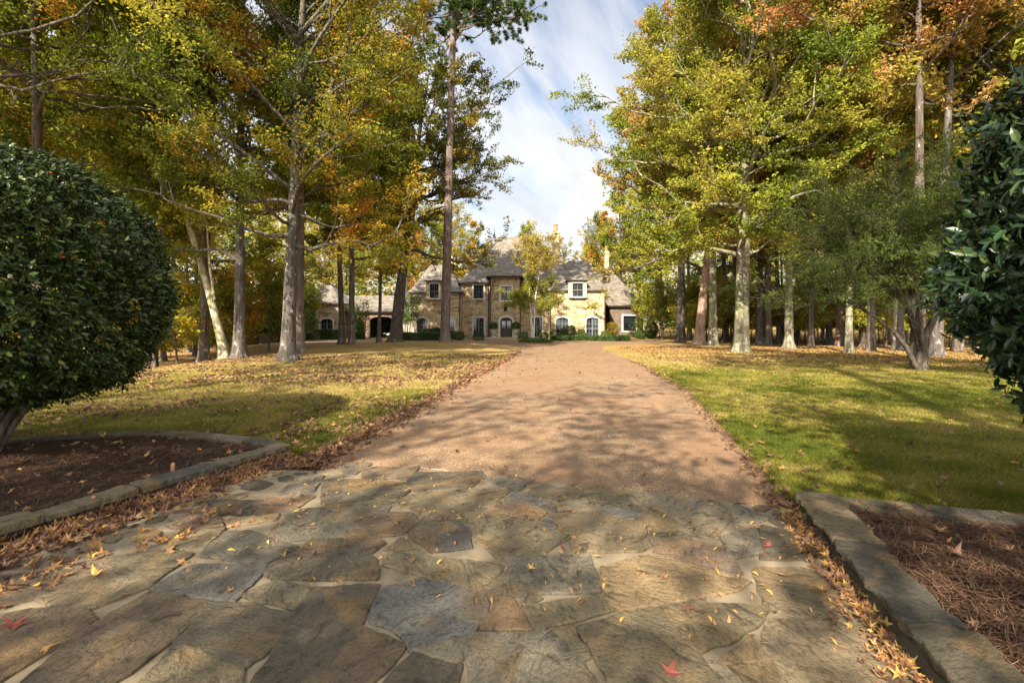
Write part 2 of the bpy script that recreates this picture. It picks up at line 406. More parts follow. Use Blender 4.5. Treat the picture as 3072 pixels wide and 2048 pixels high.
# ------------------------------------------------------------------ driveway of exposed aggregate, with the court before the house
def build_drive():
    m, nt, out = new_mat('exposed_aggregate')
    v = objco(nt)
    peb = nd(nt, 'ShaderNodeTexVoronoi', {'Vector': v, 'Scale': 105.0})
    pc = nd(nt, 'ShaderNodeSeparateColor', {0: peb.outputs['Color']})
    c = ramp(nt, pc.outputs[0], [(0, (.078, .042, .021)), (.3, (.158, .092, .048)), (.6, (.24, .147, .079)), (.85, (.335, .23, .137)), (1, (.48, .385, .26))])
    big = noise(nt, v, .55, 5, .6); mid = noise(nt, v, 3.0, 5, .6)
    c = mixc(nt, ramp(nt, big, [(.38, 0.0), (.62, .7)]), c, (.195, .105, .052))
    c = mixc(nt, ramp(nt, mid, [(.45, 0.0), (.68, .55)]), c, (.08, .052, .03))
    finish(nt, out, c, .8, .3, math_(nt, 'SUBTRACT', 1.0, peb.outputs['Distance']), .55, .012)
    L = EDGE_L[:9] + [(-12, 41.4), (-20, 41.2)]
    # wavy edges, where the turf creeps over
    def dense(E):
        o = []
        for a, b in zip(E[:-1], E[1:]):
            k = max(2, int(math.hypot(b[0] - a[0], b[1] - a[1]) / .35))
            for j in range(k):
                t = j / k; o.append((a[0] + (b[0] - a[0]) * t, a[1] + (b[1] - a[1]) * t))
        return o + [E[-1]]
    rng = np.random.default_rng(5)
    Ls = [(x + rng.normal() * .012, y) for x, y in dense(L)]; Rs = [(x + rng.normal() * .010, y) for x, y in dense(EDGE_R)]
    poly = Ls + [(-20, 51), (14.5, 51)] + Rs[::-1]
    b = MB(); b.add([(x, y, .008) for x, y in poly], [tuple(range(len(poly)))[::-1]])
    d = tag(b.build('driveway', m), kind='structure')
    j = MB()
    a = np.array(on_ground(1384, 1220)); e = np.array(on_ground(2112, 1264)); a = a + (a - e) * .02; e = e + (e - a) * .05
    u = (e - a) / np.hypot(*(e - a)); w = np.array([-u[1], u[0]]) * .009
    for p, q in ((a, e), (np.array((-.05, 22.5)), np.array((5.2, 21.5)))):
        n = 14; top = [p + (q - p) * t + w * rng.uniform(.7, 1.2) for t in np.linspace(0, 1, n)]; bot = [p + (q - p) * t - w * rng.uniform(.7, 1.2) for t in np.linspace(0, 1, n)]
        for i in range(n - 1): j.add([(*bot[i], .0125), (*bot[i + 1], .0125), (*top[i + 1], .0125), (*top[i], .0125)], [(0, 1, 2, 3)])
    tag(j.build('expansion_joint', simple('joint_filler', (.045, .032, .024), .9, .1), d), kind='structure')
build_drive()

# ------------------------------------------------------------------ flagstone apron
WALL_L = [(-2.72, 5.80), (-3.67, 3.46), (-4.75, .8), (-5.4, -.8)]      # foot of the low walls, drive side
WALL_R = [(2.40, 4.06), (1.86, 2.23), (1.28, .25), (.95, -.9)]
WING_L = [(-2.68, 5.86), (-3.05, 6.14), (-3.95, 6.5), (-4.87, 6.72), (-6.1, 6.35), (-7.6, 5.9), (-9.2, 5.2)]
WING_R = [(2.42, 4.0), (3.05, 3.82), (3.75, 3.62), (5.0, 3.42), (6.4, 3.35), (7.5, 3.0)]
FAR_EDGE = [(-2.62, 5.80), (-2.2, 5.64), (-1.2, 5.40), (0.0, 5.08), (1.0, 4.70), (1.8, 4.40), (2.42, 4.14)]
def build_flagstones():
    rng = np.random.default_rng(21)
    z5 = lambda p: on_ground(1000 + p[0] / 1.96, 1300 + p[1] / 1.96)
    z4 = lambda p: on_ground(p[0] / 1.7458, 1150 + p[1] / 1.7458)
    z6 = lambda p: on_ground(2000 + p[0] / 2.096, 1300 + p[1] / 2.096)
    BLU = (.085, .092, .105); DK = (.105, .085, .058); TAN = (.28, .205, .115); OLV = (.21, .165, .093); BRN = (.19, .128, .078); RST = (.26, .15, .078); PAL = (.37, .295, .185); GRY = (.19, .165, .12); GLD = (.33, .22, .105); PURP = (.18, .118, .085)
    T = [
     (z5, [(450,600),(520,520),(735,530),(800,580),(805,680),(585,705)], (.068,.067,.068)),
     (z5, [(705,485),(1020,460),(1025,485),(810,575)], OLV),
     (z5, [(820,575),(1050,500),(1380,625),(1160,740),(960,735),(930,690),(830,640)], OLV),
     (z5, [(240,1030),(270,930),(480,875),(640,885),(850,940),(905,1010),(860,1130),(800,1190),(460,1285),(440,1230),(370,1160),(230,1120)], (.165,.16,.15)),
     (z5, [(1005,760),(1150,740),(1500,727),(1570,935),(1020,960)], GRY),
     (z5, [(1580,805),(1890,725),(2432,884),(2352,935),(1720,1055),(1620,1020)], GLD),
     (z5, [(1400,650),(1580,490),(1820,545),(1850,680),(1800,700),(1420,705)], TAN),
     (z5, [(1270,490),(1555,470),(1550,520),(1440,600),(1370,600)], TAN),
     (z5, [(290,780),(330,720),(980,790),(985,810),(850,930),(680,890)], OLV),
     (z5, [(880,1160),(980,985),(1045,990),(1150,1165)], RST),
     (z5, [(1110,1040),(1560,965),(1635,1045),(1180,1170)], OLV),
     (z5, [(1120,970),(1215,985),(1120,1030)], OLV),
     (z5, [(855,930),(985,840),(995,945),(900,960)], TAN),
     (z5, [(800,1200),(1280,1185),(1440,1350),(1540,1480),(1560,1640),(820,1640)], GRY),
     (z5, [(1300,1180),(1400,1150),(1490,1330),(1440,1345)], OLV),
     (z5, [(1445,1160),(1880,1050),(1920,1080),(2240,1466),(2330,1640),(1700,1640),(1560,1340)], OLV),
     (z4, [(1640,1090),(1975,1075),(1870,1300),(1720,1568),(1620,1680),(1290,1660),(1450,1400)], DK),
     (z5, [(-10,1420),(160,1160),(410,1270),(340,1370),(200,1500),(20,1560)], BRN),
     (z5, [(480,1290),(770,1225),(780,1310),(720,1360)], GRY),
     (z5, [(360,1420),(470,1320),(640,1340),(745,1380),(720,1466),(660,1640),(200,1640)], DK),
     (z5, [(70,620),(130,560),(300,655),(200,720),(90,680)], BRN),
     (z5, [(100,530),(330,480),(450,480),(500,525),(400,600),(240,620),(140,550)], BRN),
     (z4, [(1390,1000),(1640,830),(1790,830),(1960,930),(1970,1030),(1440,1035)], DK),
     (z5, [(320,690),(400,630),(490,690)], TAN),
     (z5, [(430,310),(480,240),(870,235),(885,265),(790,330),(470,345)], DK),
     (z5, [(170,210),(500,205),(440,275),(180,270)], BRN),
     (z5, [(-60,290),(180,280),(420,300),(440,350),(390,380),(-60,420)], DK),
     (z5, [(380,400),(560,350),(790,340),(1030,345),(960,400),(880,455),(480,470)], OLV),
     (z5, [(890,270),(1030,255),(1165,285),(1080,345),(980,310)], GRY),
     (z5, [(1005,405),(1040,365),(1130,370),(1275,410),(1200,440),(1020,415)], (.22,.215,.195)),
     (z5, [(1155,335),(1250,315),(1455,350),(1435,390),(1330,400),(1160,360)], OLV),
     (z5, [(1010,450),(1100,428),(1250,475),(1190,520),(1050,490)], RST),
     (z5, [(1205,450),(1270,425),(1305,455),(1290,475)], (.12,.095,.09)),
     (z5, [(1320,420),(1480,395),(1500,450),(1330,470)], PAL),
     (z5, [(1575,450),(1640,445),(1800,490),(1760,515),(1590,490)], (.27,.255,.215)),
     (z5, [(1640,420),(1720,390),(1800,460),(1760,480)], OLV),
     (z5, [(1800,520),(1880,460),(1940,460),(2060,575),(1880,585)], TAN),
     (z5, [(1475,335),(1700,340),(1730,375),(1560,430),(1470,390)], OLV),
     (z5, [(1730,350),(2352,430),(2380,510),(2000,500),(1870,450)], PAL),
     (z5, [(2000,510),(2310,530),(2250,625),(2080,600)], PAL),
     (z5, [(1890,660),(2080,640),(2310,700),(2400,830),(2330,850),(1900,725)], PURP),
     (z5, [(1860,592),(2060,595),(2100,630),(1880,652)], OLV),
     (z4, [(1740,690),(1850,640),(1990,660),(1860,735),(1640,735),(1500,715)], OLV),
     (z5, [(-330,460),(330,440),(310,470),(100,520),(-200,540)], GRY),
     (z5, [(500,480),(690,475),(700,510),(520,515)], TAN),
     (z5, [(900,440),(980,405),(1000,460)], RST),
     (z5, [(1185,540),(1270,510),(1310,560),(1260,575)], GRY),
     (z6, [(560,860),(960,870),(1030,1000),(1130,1140),(900,1190),(640,1110),(590,1000)], TAN),
     (z6, [(640,1190),(1000,1210),(1230,1240),(1440,1440),(1560,1600),(1640,1750),(760,1750),(620,1340)], TAN),
     (z6, [(360,1450),(545,1295),(670,1500),(700,1620),(560,1680)], GLD),
     (z6, [(-20,1090),(320,1095),(630,1105),(600,1180),(430,1300),(200,1385),(-20,1190)], OLV),
     (z6, [(260,1470),(350,1470),(560,1640),(540,1760),(330,1760)], PAL),
     (z6, [(590,590),(760,620),(900,800),(600,800)], DK),
     (z6, [(350,670),(560,600),(590,760),(400,800)], GRY),
     (z6, [(430,455),(640,540),(560,570),(420,560)], GRY),
     (z6, [(660,560),(800,560),(940,760),(930,790),(790,630)], DK),
     (z4, [(1060,905),(1180,790),(1300,785),(1550,870),(1390,950),(1070,915)], GRY),
     (z4, [(800,1080),(1010,968),(1385,968),(1370,1000),(1225,1145),(850,1110)], (.14,.135,.12)),
     (z4, [(1420,790),(1460,745),(1850,740),(1860,760),(1800,810),(1500,830)], GRY),
     (z4, [(1280,1120),(1440,1050),(1630,1085),(1540,1190)], OLV),
     (z4, [(400,1340),(780,1110),(1090,1160),(1040,1230),(740,1480),(560,1600),(100,1620)], BRN),
     (z4, [(850,1470),(1100,1170),(1300,1170),(1530,1230),(1470,1350),(1270,1510)], DK),
     (z4, [(-150,1260),(400,1170),(500,1250),(0,1568),(-250,1568)], BRN),
     (z4, [(1700,430),(1900,420),(1940,430),(1860,480),(1710,455)], GRY),
     (z4, [(1340,690),(1390,612),(1640,602),(1530,672)], RST),
     (z4, [(1180,735),(1450,695),(1440,722),(1220,758)], GLD),
     (z4, [(870,830),(1010,790),(1170,770),(1060,880),(960,880)], OLV),
     (z4, [(1470,585),(1640,570),(1690,490),(1560,500)], GRY),
     (z4, [(1650,700),(1700,650),(2000,620),(2060,630)], OLV),
     (z4, [(1100,625),(1370,622),(1310,692),(1140,695)], DK),
     (z4, [(560,925),(860,890),(1000,905),(790,1060),(600,1015)], OLV),
     (z4, [(200,1140),(560,1010),(780,1075),(470,1190),(280,1170)], TAN),
     (z4, [(-150,1050),(200,1000),(540,930),(560,1000),(180,1135),(-150,1220)], BRN),
     (z4, [(900,760),(1080,640),(1130,700),(1160,755),(1010,780)], BRN),
     (z4, [(760,1560),(960,1400),(1260,1530),(1230,1680),(640,1700)], OLV),
    ]
    mb = MB(); polys = []
    def grow(P, d):
        P = np.array(P); n = len(P); o = []
        for i in range(n):
            a = P[i] - P[i - 1]; b = P[(i + 1) % n] - P[i]
            na = np.array([a[1], -a[0]]) / (np.hypot(*a) + 1e-9); nb = np.array([b[1], -b[0]]) / (np.hypot(*b) + 1e-9)
            m = na + nb; m /= max(.6, np.hypot(*m) ** 2 / 2); o.append(P[i] + m * d)
        return np.array(o)
    for fn, pts, col in T:
        P = [fn(p) for p in pts]
        area = sum(P[i][0] * P[(i + 1) % len(P)][1] - P[(i + 1) % len(P)][0] * P[i][1] for i in range(len(P)))
        if area < 0: P = P[::-1]
        polys.append(np.array(P))
        j = rng.uniform(.85, 1.15)
        P = grow(P, .0205)
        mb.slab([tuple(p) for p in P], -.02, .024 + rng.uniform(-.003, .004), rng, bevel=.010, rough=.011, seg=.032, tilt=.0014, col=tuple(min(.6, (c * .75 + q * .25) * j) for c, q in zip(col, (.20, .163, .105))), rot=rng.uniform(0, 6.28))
    # the rest of the apron: random stones between the traced ones and the walls
    allp = np.concatenate([np.concatenate([np.array([p[i] * (1 - t) + p[(i + 1) % len(p)] * t for t in (0, .2, .4, .6, .8)]) for i in range(len(p))]) for p in polys])
    apron = FAR_EDGE + [WALL_R[0]] + WALL_R[1:] + WALL_L[::-1]
    tries = 0; extra = []
    while tries < 5000:
        tries += 1
        r = rng.choice([.30, .2, .13, .085], p=[.15, .25, .3, .3])
        c = np.array([rng.uniform(-5, 2.4), rng.uniform(-.8, 5.8)])
        if not in_poly(c[0], c[1], apron): continue
        if any(in_poly(c[0], c[1], p) for p in polys): continue
        n = rng.integers(5, 8); a = np.sort(rng.uniform(0, 2 * PI, n) * .35 + np.arange(n) * 2 * PI / n * .65 + rng.uniform(0, 6))
        a = np.arange(n) * 2 * PI / n + rng.uniform(-.3, .3, n) + rng.uniform(0, 6)
        st = np.array([1.0, rng.uniform(.55, 1)]); ro = rng.uniform(0, PI)
        q = np.c_[np.cos(a), np.sin(a)] * r * st * rng.uniform(.85, 1.15, (n, 1))
        q = c + q @ np.array([[math.cos(ro), math.sin(ro)], [-math.sin(ro), math.cos(ro)]])
        if not all(in_poly(q[:, 0], q[:, 1], apron)): continue
        d = np.hypot(*(allp - c).T)
        near = allp[d < r * 1.6 + .02]
        if len(near) and (in_poly(near[:, 0], near[:, 1], c + (q - c) * (1 + .025 / r)).any()): continue
        if any(in_poly(q[:, 0], q[:, 1], p).any() for p in polys): continue
        polys.append(q); allp = np.concatenate([allp] + [np.array([q[i] * (1 - t) + q[(i + 1) % n] * t for t in (0, .25, .5, .75)]) for i in range(n)])
        col = [OLV, BRN, GRY, DK, TAN, RST, GLD][rng.integers(0, 7)]
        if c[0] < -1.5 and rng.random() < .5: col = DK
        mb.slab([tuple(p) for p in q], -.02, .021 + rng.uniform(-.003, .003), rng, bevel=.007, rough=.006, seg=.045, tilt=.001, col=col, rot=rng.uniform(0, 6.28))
    M['flag'] = stone_mat('flagstone', 1.0)
    f = tag(mb.build('flagstone_paving', M['flag'], attrs=True), kind='structure')
    # sandy mortar bed
    m, nt, out = new_mat('sandy_mortar')
    v = objco(nt); n1 = noise(nt, v, 6, 6, .6); n2 = noise(nt, v, 140, 3, .7)
    c = ramp(nt, n1, [(.3, (.135, .11, .074)), (.55, (.215, .172, .112)), (.8, (.27, .21, .132))])
    c = mixc(nt, ramp(nt, n2, [(.4, 0.0), (.7, .45)]), c, (.17, .13, .09))
    finish(nt, out, c, .95, .1, math_(nt, 'ADD', n1, math_(nt, 'MULTIPLY', n2, .4)), .5, .012)
    b = MB(); nx = 90
    gxs = np.linspace(-5.6, 2.6, 110); gys = np.linspace(-1, 5.9, 100)
    X, Y = np.meshgrid(gxs, gys)
    Z = .0075 + .005 * (vnoise(X, Y, .22, 2) - .5) + .004 * (vnoise(X, Y, .09, 8) - .5)
    i = np.arange(X.size).reshape(X.shape)
    F = np.stack([i[:-1, :-1], i[:-1, 1:], i[1:, 1:], i[1:, :-1]], -1).reshape(-1, 4)
    cen = np.c_[X.ravel(), Y.ravel()][F].mean(1)
    wide = FAR_EDGE + [(x + .13, y) for x, y in WALL_R] + [(x - .1, y) for x, y in WALL_L[::-1]]
    F = F[in_poly(cen[:, 0], cen[:, 1], wide)]
    tag(link('mortar_bed', np_mesh('mortar_bed', np.c_[X.ravel(), Y.ravel(), Z.ravel()], F, m, True), f), kind='structure')
    e = MB()
    for a, c in (((1000 + 440 / 1.96, 1300 + 198 / 1.96), (1000 + 560 / 1.96, 1300 + 215 / 1.96)), ((1000 + 570 / 1.96, 1300 + 214 / 1.96), (1000 + 680 / 1.96, 1300 + 226 / 1.96)), ((1000 + 750 / 1.96, 1300 + 232 / 1.96), (1000 + 850 / 1.96, 1300 + 243 / 1.96))):
        p, q = on_ground(*a), on_ground(*c)
        e.slab([(p[0], p[1]), (q[0], q[1]), (q[0] + .01, q[1] + .035), (p[0] + .01, p[1] + .03)], .0, .015, rng, .004, .004, .05)
    tag(e.build('mortar_edge', simple('pale_mortar', (.24, .215, .17), .9, .1, .2, 30), f), kind='structure')
def stone_mat(name, scale):
    m, nt, out = new_mat(name)
    col = nd(nt, 'ShaderNodeAttribute', attribute_name='scol').outputs['Color']
    ang = nd(nt, 'ShaderNodeAttribute', attribute_name='srot').outputs['Fac']
    v0 = objco(nt)
    off = nd(nt, 'ShaderNodeCombineXYZ', {0: math_(nt, 'MULTIPLY', ang, 7.3), 1: math_(nt, 'MULTIPLY', ang, 3.1), 2: 0.0}).outputs[0]
    rot = nd(nt, 'ShaderNodeVectorRotate', {'Vector': v0, 'Angle': ang}, rotation_type='Z_AXIS').outputs[0]
    v = nd(nt, 'ShaderNodeVectorMath', {0: rot, 1: off}, operation='ADD').outputs[0]
    st = noise(nt, mapping(nt, v, (1, 2.1, 1)), 4.0 * scale, 8, .66, 1.6)
    blot = noise(nt, v, 1.9 * scale, 5, .6, .8)
    fine = noise(nt, mapping(nt, v, (1, 1.35, 1)), 40 * scale, 6, .75, .4)
    c = mixc(nt, ramp(nt, st, [(.33, .85), (.49, 0.0)]), col, (.040, .031, .020))
    c = mixc(nt, ramp(nt, st, [(.58, 0.0), (.8, .35)]), c, (.27, .205, .12))
    c = mixc(nt, ramp(nt, blot, [(.52, 0.0), (.66, .55)]), c, (.33, .20, .075))
    c = mixc(nt, ramp(nt, blot, [(.26, .5), (.42, 0.0)]), c, (.17, .16, .125))
    c = mixc(nt, ramp(nt, fine, [(.36, .6), (.52, 0.0)]), c, (.035, .028, .019))
    pale = noise(nt, v0, 2.6 * scale, 6, .7)
    c = mixc(nt, ramp(nt, pale, [(.58, 0.0), (.78, .55)]), c, (.40, .33, .20))
    c = mixc(nt, .16, c, (.03, .026, .018))
    led = nd(nt, 'ShaderNodeTexWave', {'Vector': v, 'Scale': 2.3 * scale, 'Distortion': 5.0, 'Detail': 6.0, 'Detail Scale': 2.6, 'Detail Roughness': .7}).outputs[1]
    h = math_(nt, 'ADD', math_(nt, 'MULTIPLY', st, .8), math_(nt, 'ADD', math_(nt, 'MULTIPLY', fine, .42), math_(nt, 'MULTIPLY', ramp(nt, led, [(.06, 0.0), (.16, .3)]), .35)))
    finish(nt, out, c, .85, .22, h, 1.0, .045)
    return m
build_flagstones()

# ------------------------------------------------------------------ low stacked stone walls round the two planting beds
def run_stones(mb, pts, lens, z0, z1, depth, out, rng, cols, side, bevel=.010, rough=.012, tilt=.003):
    """stones laid end to end along a polyline; the bed lies on `side` (+1 left of the run)"""
    P = np.array(pts, float); seg = np.hypot(*np.diff(P, axis=0).T); cum = np.r_[0, np.cumsum(seg)]
    pos = lambda s: np.array([np.interp(s, cum, P[:, 0]), np.interp(s, cum, P[:, 1])])
    s = -.02
    while s < cum[-1]:
        L = rng.uniform(*lens); a, b = s, min(s + L, cum[-1])
        if b - a < .06: break
        m_ = [pos(a + .005), pos((a + b) / 2), pos(b - .005)]
        d = m_[2] - m_[0]; d /= np.hypot(*d); nrm = np.array([-d[1], d[0]]) * side
        o = out + rng.uniform(-.010, .012); w = depth * rng.uniform(.9, 1.1)
        sk = d * rng.uniform(-.03, .03)
        ol = [m_[0] - nrm * o, m_[1] - nrm * (o + rng.uniform(-.01, .012)), m_[2] - nrm * o + sk * .3, m_[2] + nrm * w + sk, m_[1] + nrm * w * rng.uniform(.93, 1.05), m_[0] + nrm * w]
        ar = sum(ol[i][0] * ol[(i + 1) % 6][1] - ol[(i + 1) % 6][0] * ol[i][1] for i in range(6))
        if ar < 0: ol = ol[::-1]
        k = rng.uniform(.8, 1.2); c = cols[rng.integers(0, len(cols))]
        mb.slab([tuple(p) for p in ol], z0, z1 + rng.uniform(-.006, .006), rng, bevel, rough, .034, tilt, tuple(x * k for x in c), rng.uniform(0, 6.28), True)
        s = b
def build_walls():
    rng = np.random.default_rng(33)
    WC = [(.17, .14, .085), (.14, .118, .078), (.22, .17, .10), (.12, .105, .078), (.25, .185, .10), (.11, .098, .075)]
    M['wallstone'] = stone_mat('wall_stone', 1.6)
    for (W, G, side, H, label, name) in (
        (WALL_L, WING_L, 1, .150, 'low dry stacked stone edging wall with two thin courses around the dark mulch bed under the rounded holly', 'L'),
        (WALL_R, WING_R, -1, .205, 'low stone edging wall with broad mossy coping slabs beside the pine straw bed of the glossy evergreen', 'R')):
        t = thing('stone_edging_wall', label, 'low wall', (W[0][0], W[0][1], 0))
        b = MB(); c = MB(); w = MB()
        ch = .052 if name == 'L' else .06
        zc = H - ch
        n = 1 if name == 'L' else 2
        for k in range(n):
            z0 = -.02 + (zc + .02) * k / n; z1 = -.02 + (zc + .02) * (k + 1) / n - .008
            run_stones(b, W, (.28, .62), z0, z1, .2, (-.07 if name == 'R' else -.02) + .015 * k, rng, WC, -side, .012, .014)
            run_stones(b, G, (.3, .6), z0, z1, .2, -.02, rng, WC, side if name == 'R' else side, .012, .012)
        if name == 'R': run_stones(b, W, (.4, .9), zc - .006, zc + .026, .22, .0, rng, WC, -side, .008, .03)
        run_stones(c, W, (.4, .95) if name == 'R' else (.45, 1.0), zc + (.03 if name == 'R' else 0), H, .26 if name == 'R' else .20, .03, rng, WC, -side, .010, .024)
        run_stones(w, G, (.6, 1.2), zc - .004, H - .008, .22, .01, rng, WC, side, .011, .012)
        for o in (b.build('stacked_stone', M['wallstone'], t, attrs=True), c.build('coping', M['wallstone'], t, attrs=True), w.build('rear_coping', M['wallstone'], t, attrs=True)):
            o.location = (-t.location[0], -t.location[1], 0)
build_walls()

# ------------------------------------------------------------------ mulch in the beds
BED_L = [(-2.9, 5.75)] + [(x - .03, y - .12) for x, y in WING_L[1:]] + [(-9.3, 1.5), (-5.0, .8), (-3.82, 3.42)]
BED_R = [(2.5, 3.9)] + [(x, y - .1) for x, y in WING_R[1:]] + [(7.6, -1.0), (1.05, -1.0), (1.4, .25), (1.98, 2.2)]
mulch_m = None
def bed_h(x, y, base): return base + .05 * (vnoise(x, y, .7, 5) - .4) + .02 * vnoise(x, y, .16, 6)
def build_beds():
    rng = np.random.default_rng(44)
    m, nt, out = new_mat('bark_mulch')
    v = objco(nt); n1 = noise(nt, v, 30, 6, .7); n2 = noise(nt, v, 5, 4)
    c = ramp(nt, n1, [(.3, (.014, .009, .006)), (.55, (.042, .024, .015)), (.8, (.095, .055, .033))])
    c = mixc(nt, ramp(nt, n2, [(.4, 0.0), (.7, .5)]), c, (.03, .018, .012))
    finish(nt, out, c, .95, .1, n1, .8, .03)
    for poly, base, nn, kind in ((BED_L, .085, 13000, 0), (BED_R, .135, 17000, 1)):
        p = np.array(poly); x0, y0 = p.min(0); x1, y1 = p.max(0)
        X, Y = np.meshgrid(np.arange(x0 - .1, x1 + .1, .06), np.arange(y0 - .1, y1 + .1, .06))
        Z = bed_h(X, Y, base)
        i = np.arange(X.size).reshape(X.shape)
        F = np.stack([i[:-1, :-1], i[:-1, 1:], i[1:, 1:], i[1:, :-1]], -1).reshape(-1, 4)
        cen = np.c_[X.ravel(), Y.ravel()][F].mean(1)
        grown = p.mean(0) + (p - p.mean(0)) * 1.02
        F = F[in_poly(cen[:, 0], cen[:, 1], grown)]
        bed = tag(link('mulch_bed', np_mesh('mulch_bed', np.c_[X.ravel(), Y.ravel(), Z.ravel()], F, m, True)), kind='structure')
        # pine straw: thin bent needles lying in all directions
        Q = rng.uniform([x0, max(y0, .6)], [x1, y1], (nn * 3, 2)); Q = Q[in_poly(Q[:, 0], Q[:, 1], poly)]
        Q = Q[np.abs(Q[:, 0]) < np.abs(Q[:, 1]) * 1.2 + .6][:nn]
        n = len(Q); a = rng.uniform(0, 2 * PI, n); L = rng.uniform(.06, .19, n)[:, None]
        T = np.c_[np.cos(a), np.sin(a), rng.normal(0, .22, n)]; S = np.c_[-np.sin(a), np.cos(a), np.zeros(n)] * .0017
        c0 = np.c_[Q, bed_h(Q[:, 0], Q[:, 1], base) + rng.uniform(.004, .035, n)]
        bend = np.c_[-np.sin(a), np.cos(a), np.zeros(n)] * (rng.normal(0, .12, n)[:, None] * L)
        A = c0 - T * L * .5; Bm = c0 + bend + np.array([0, 0, .008]); Cc = c0 + T * L * .5
        V = np.stack([A - S, A + S, Bm - S, Bm + S, Cc - S, Cc + S], 1).reshape(-1, 3)
        k = np.arange(n)[:, None, None] * 6
        F = (k + np.array([[[0, 2, 3, 1], [2, 4, 5, 3]]])).reshape(-1, 4)
        tint = np.repeat(np.clip(rng.normal(.5 if kind else .38, .25, n), 0, 1), 2)
        tag(link('pine_straw', np_mesh('pine_straw', V, F, M['straw'], False, {'tint': tint})),
            'brown pine straw covering the bed ' + ('beside the broad coping slabs' if kind else 'under the rounded holly'), 'pine straw', None, 'stuff')
build_beds()

# ------------------------------------------------------------------ grass blades on the near lawns
def build_grass():
    rng = np.random.default_rng(55)
    N = 950000
    Y = 4.0 * (27.0 / 4.0) ** (rng.random(N) ** 1.15) + rng.normal(0, .3, N); X = rng.uniform(-1.12, 1.12, N) * Y
    keep = (X > edge_x(EDGE_R, Y) + .01 + .05 * rng.random(N)) | (X < edge_x(EDGE_L, Y) - .01 - .05 * rng.random(N))
    keep &= ~in_poly(X, Y, BED_R) & ~in_poly(X, Y, BED_L)
    keep &= ~in_poly(X, Y, FAR_EDGE + [(2.38, 4.0), (1.2, 0), (-4.75, .8), (-3.67, 3.46), (-2.74, 5.75)])
    cap = [(2.3, 4.12), (3.05, 3.86), (3.75, 3.66), (5.0, 3.47), (6.4, 3.4), (7.5, 3.05), (7.5, 0), (1, 0)]
    capl = [(-2.6, 5.95), (-3.05, 6.2), (-3.95, 6.56), (-4.87, 6.78), (-6.1, 6.41), (-7.6, 5.96), (-9.2, 5.2), (-9, 0), (-4, 0)]
    keep &= ~in_poly(X, Y, cap) & ~in_poly(X, Y, capl)
    keep &= rng.random(N) > litter(X, Y) * .7
    X, Y = X[keep], Y[keep]; n = len(X)
    P = np.c_[X, Y, gz(X, Y)]
    a = rng.uniform(0, 2 * PI, n); h = rng.uniform(.016, .044, n) * (1 + .012 * Y); w = .0028 * np.maximum(1, Y / 4.2)
    ln = rng.normal(0, .65, (n, 2)) * h[:, None]
    S = np.c_[np.cos(a), np.sin(a), np.zeros(n)] * w[:, None]
    V = np.stack([P - S, P + S, P + np.c_[ln, h]], 1).reshape(-1, 3)
    t = np.clip(1.02 - greenness(X, Y) + rng.normal(0, .2, n) + (vnoise(X, Y, .45, 12) - .5) * .5 + (vnoise(X, Y, 1.7, 13) - .5) * .45, 0, 1)
    tag(link('grass', np_mesh('grass', V, np.arange(3 * n).reshape(n, 3), M['grass'], False, {'tint': t})), 'short mown green and straw coloured turf beside the driveway', 'grass', None, 'stuff')
build_grass()

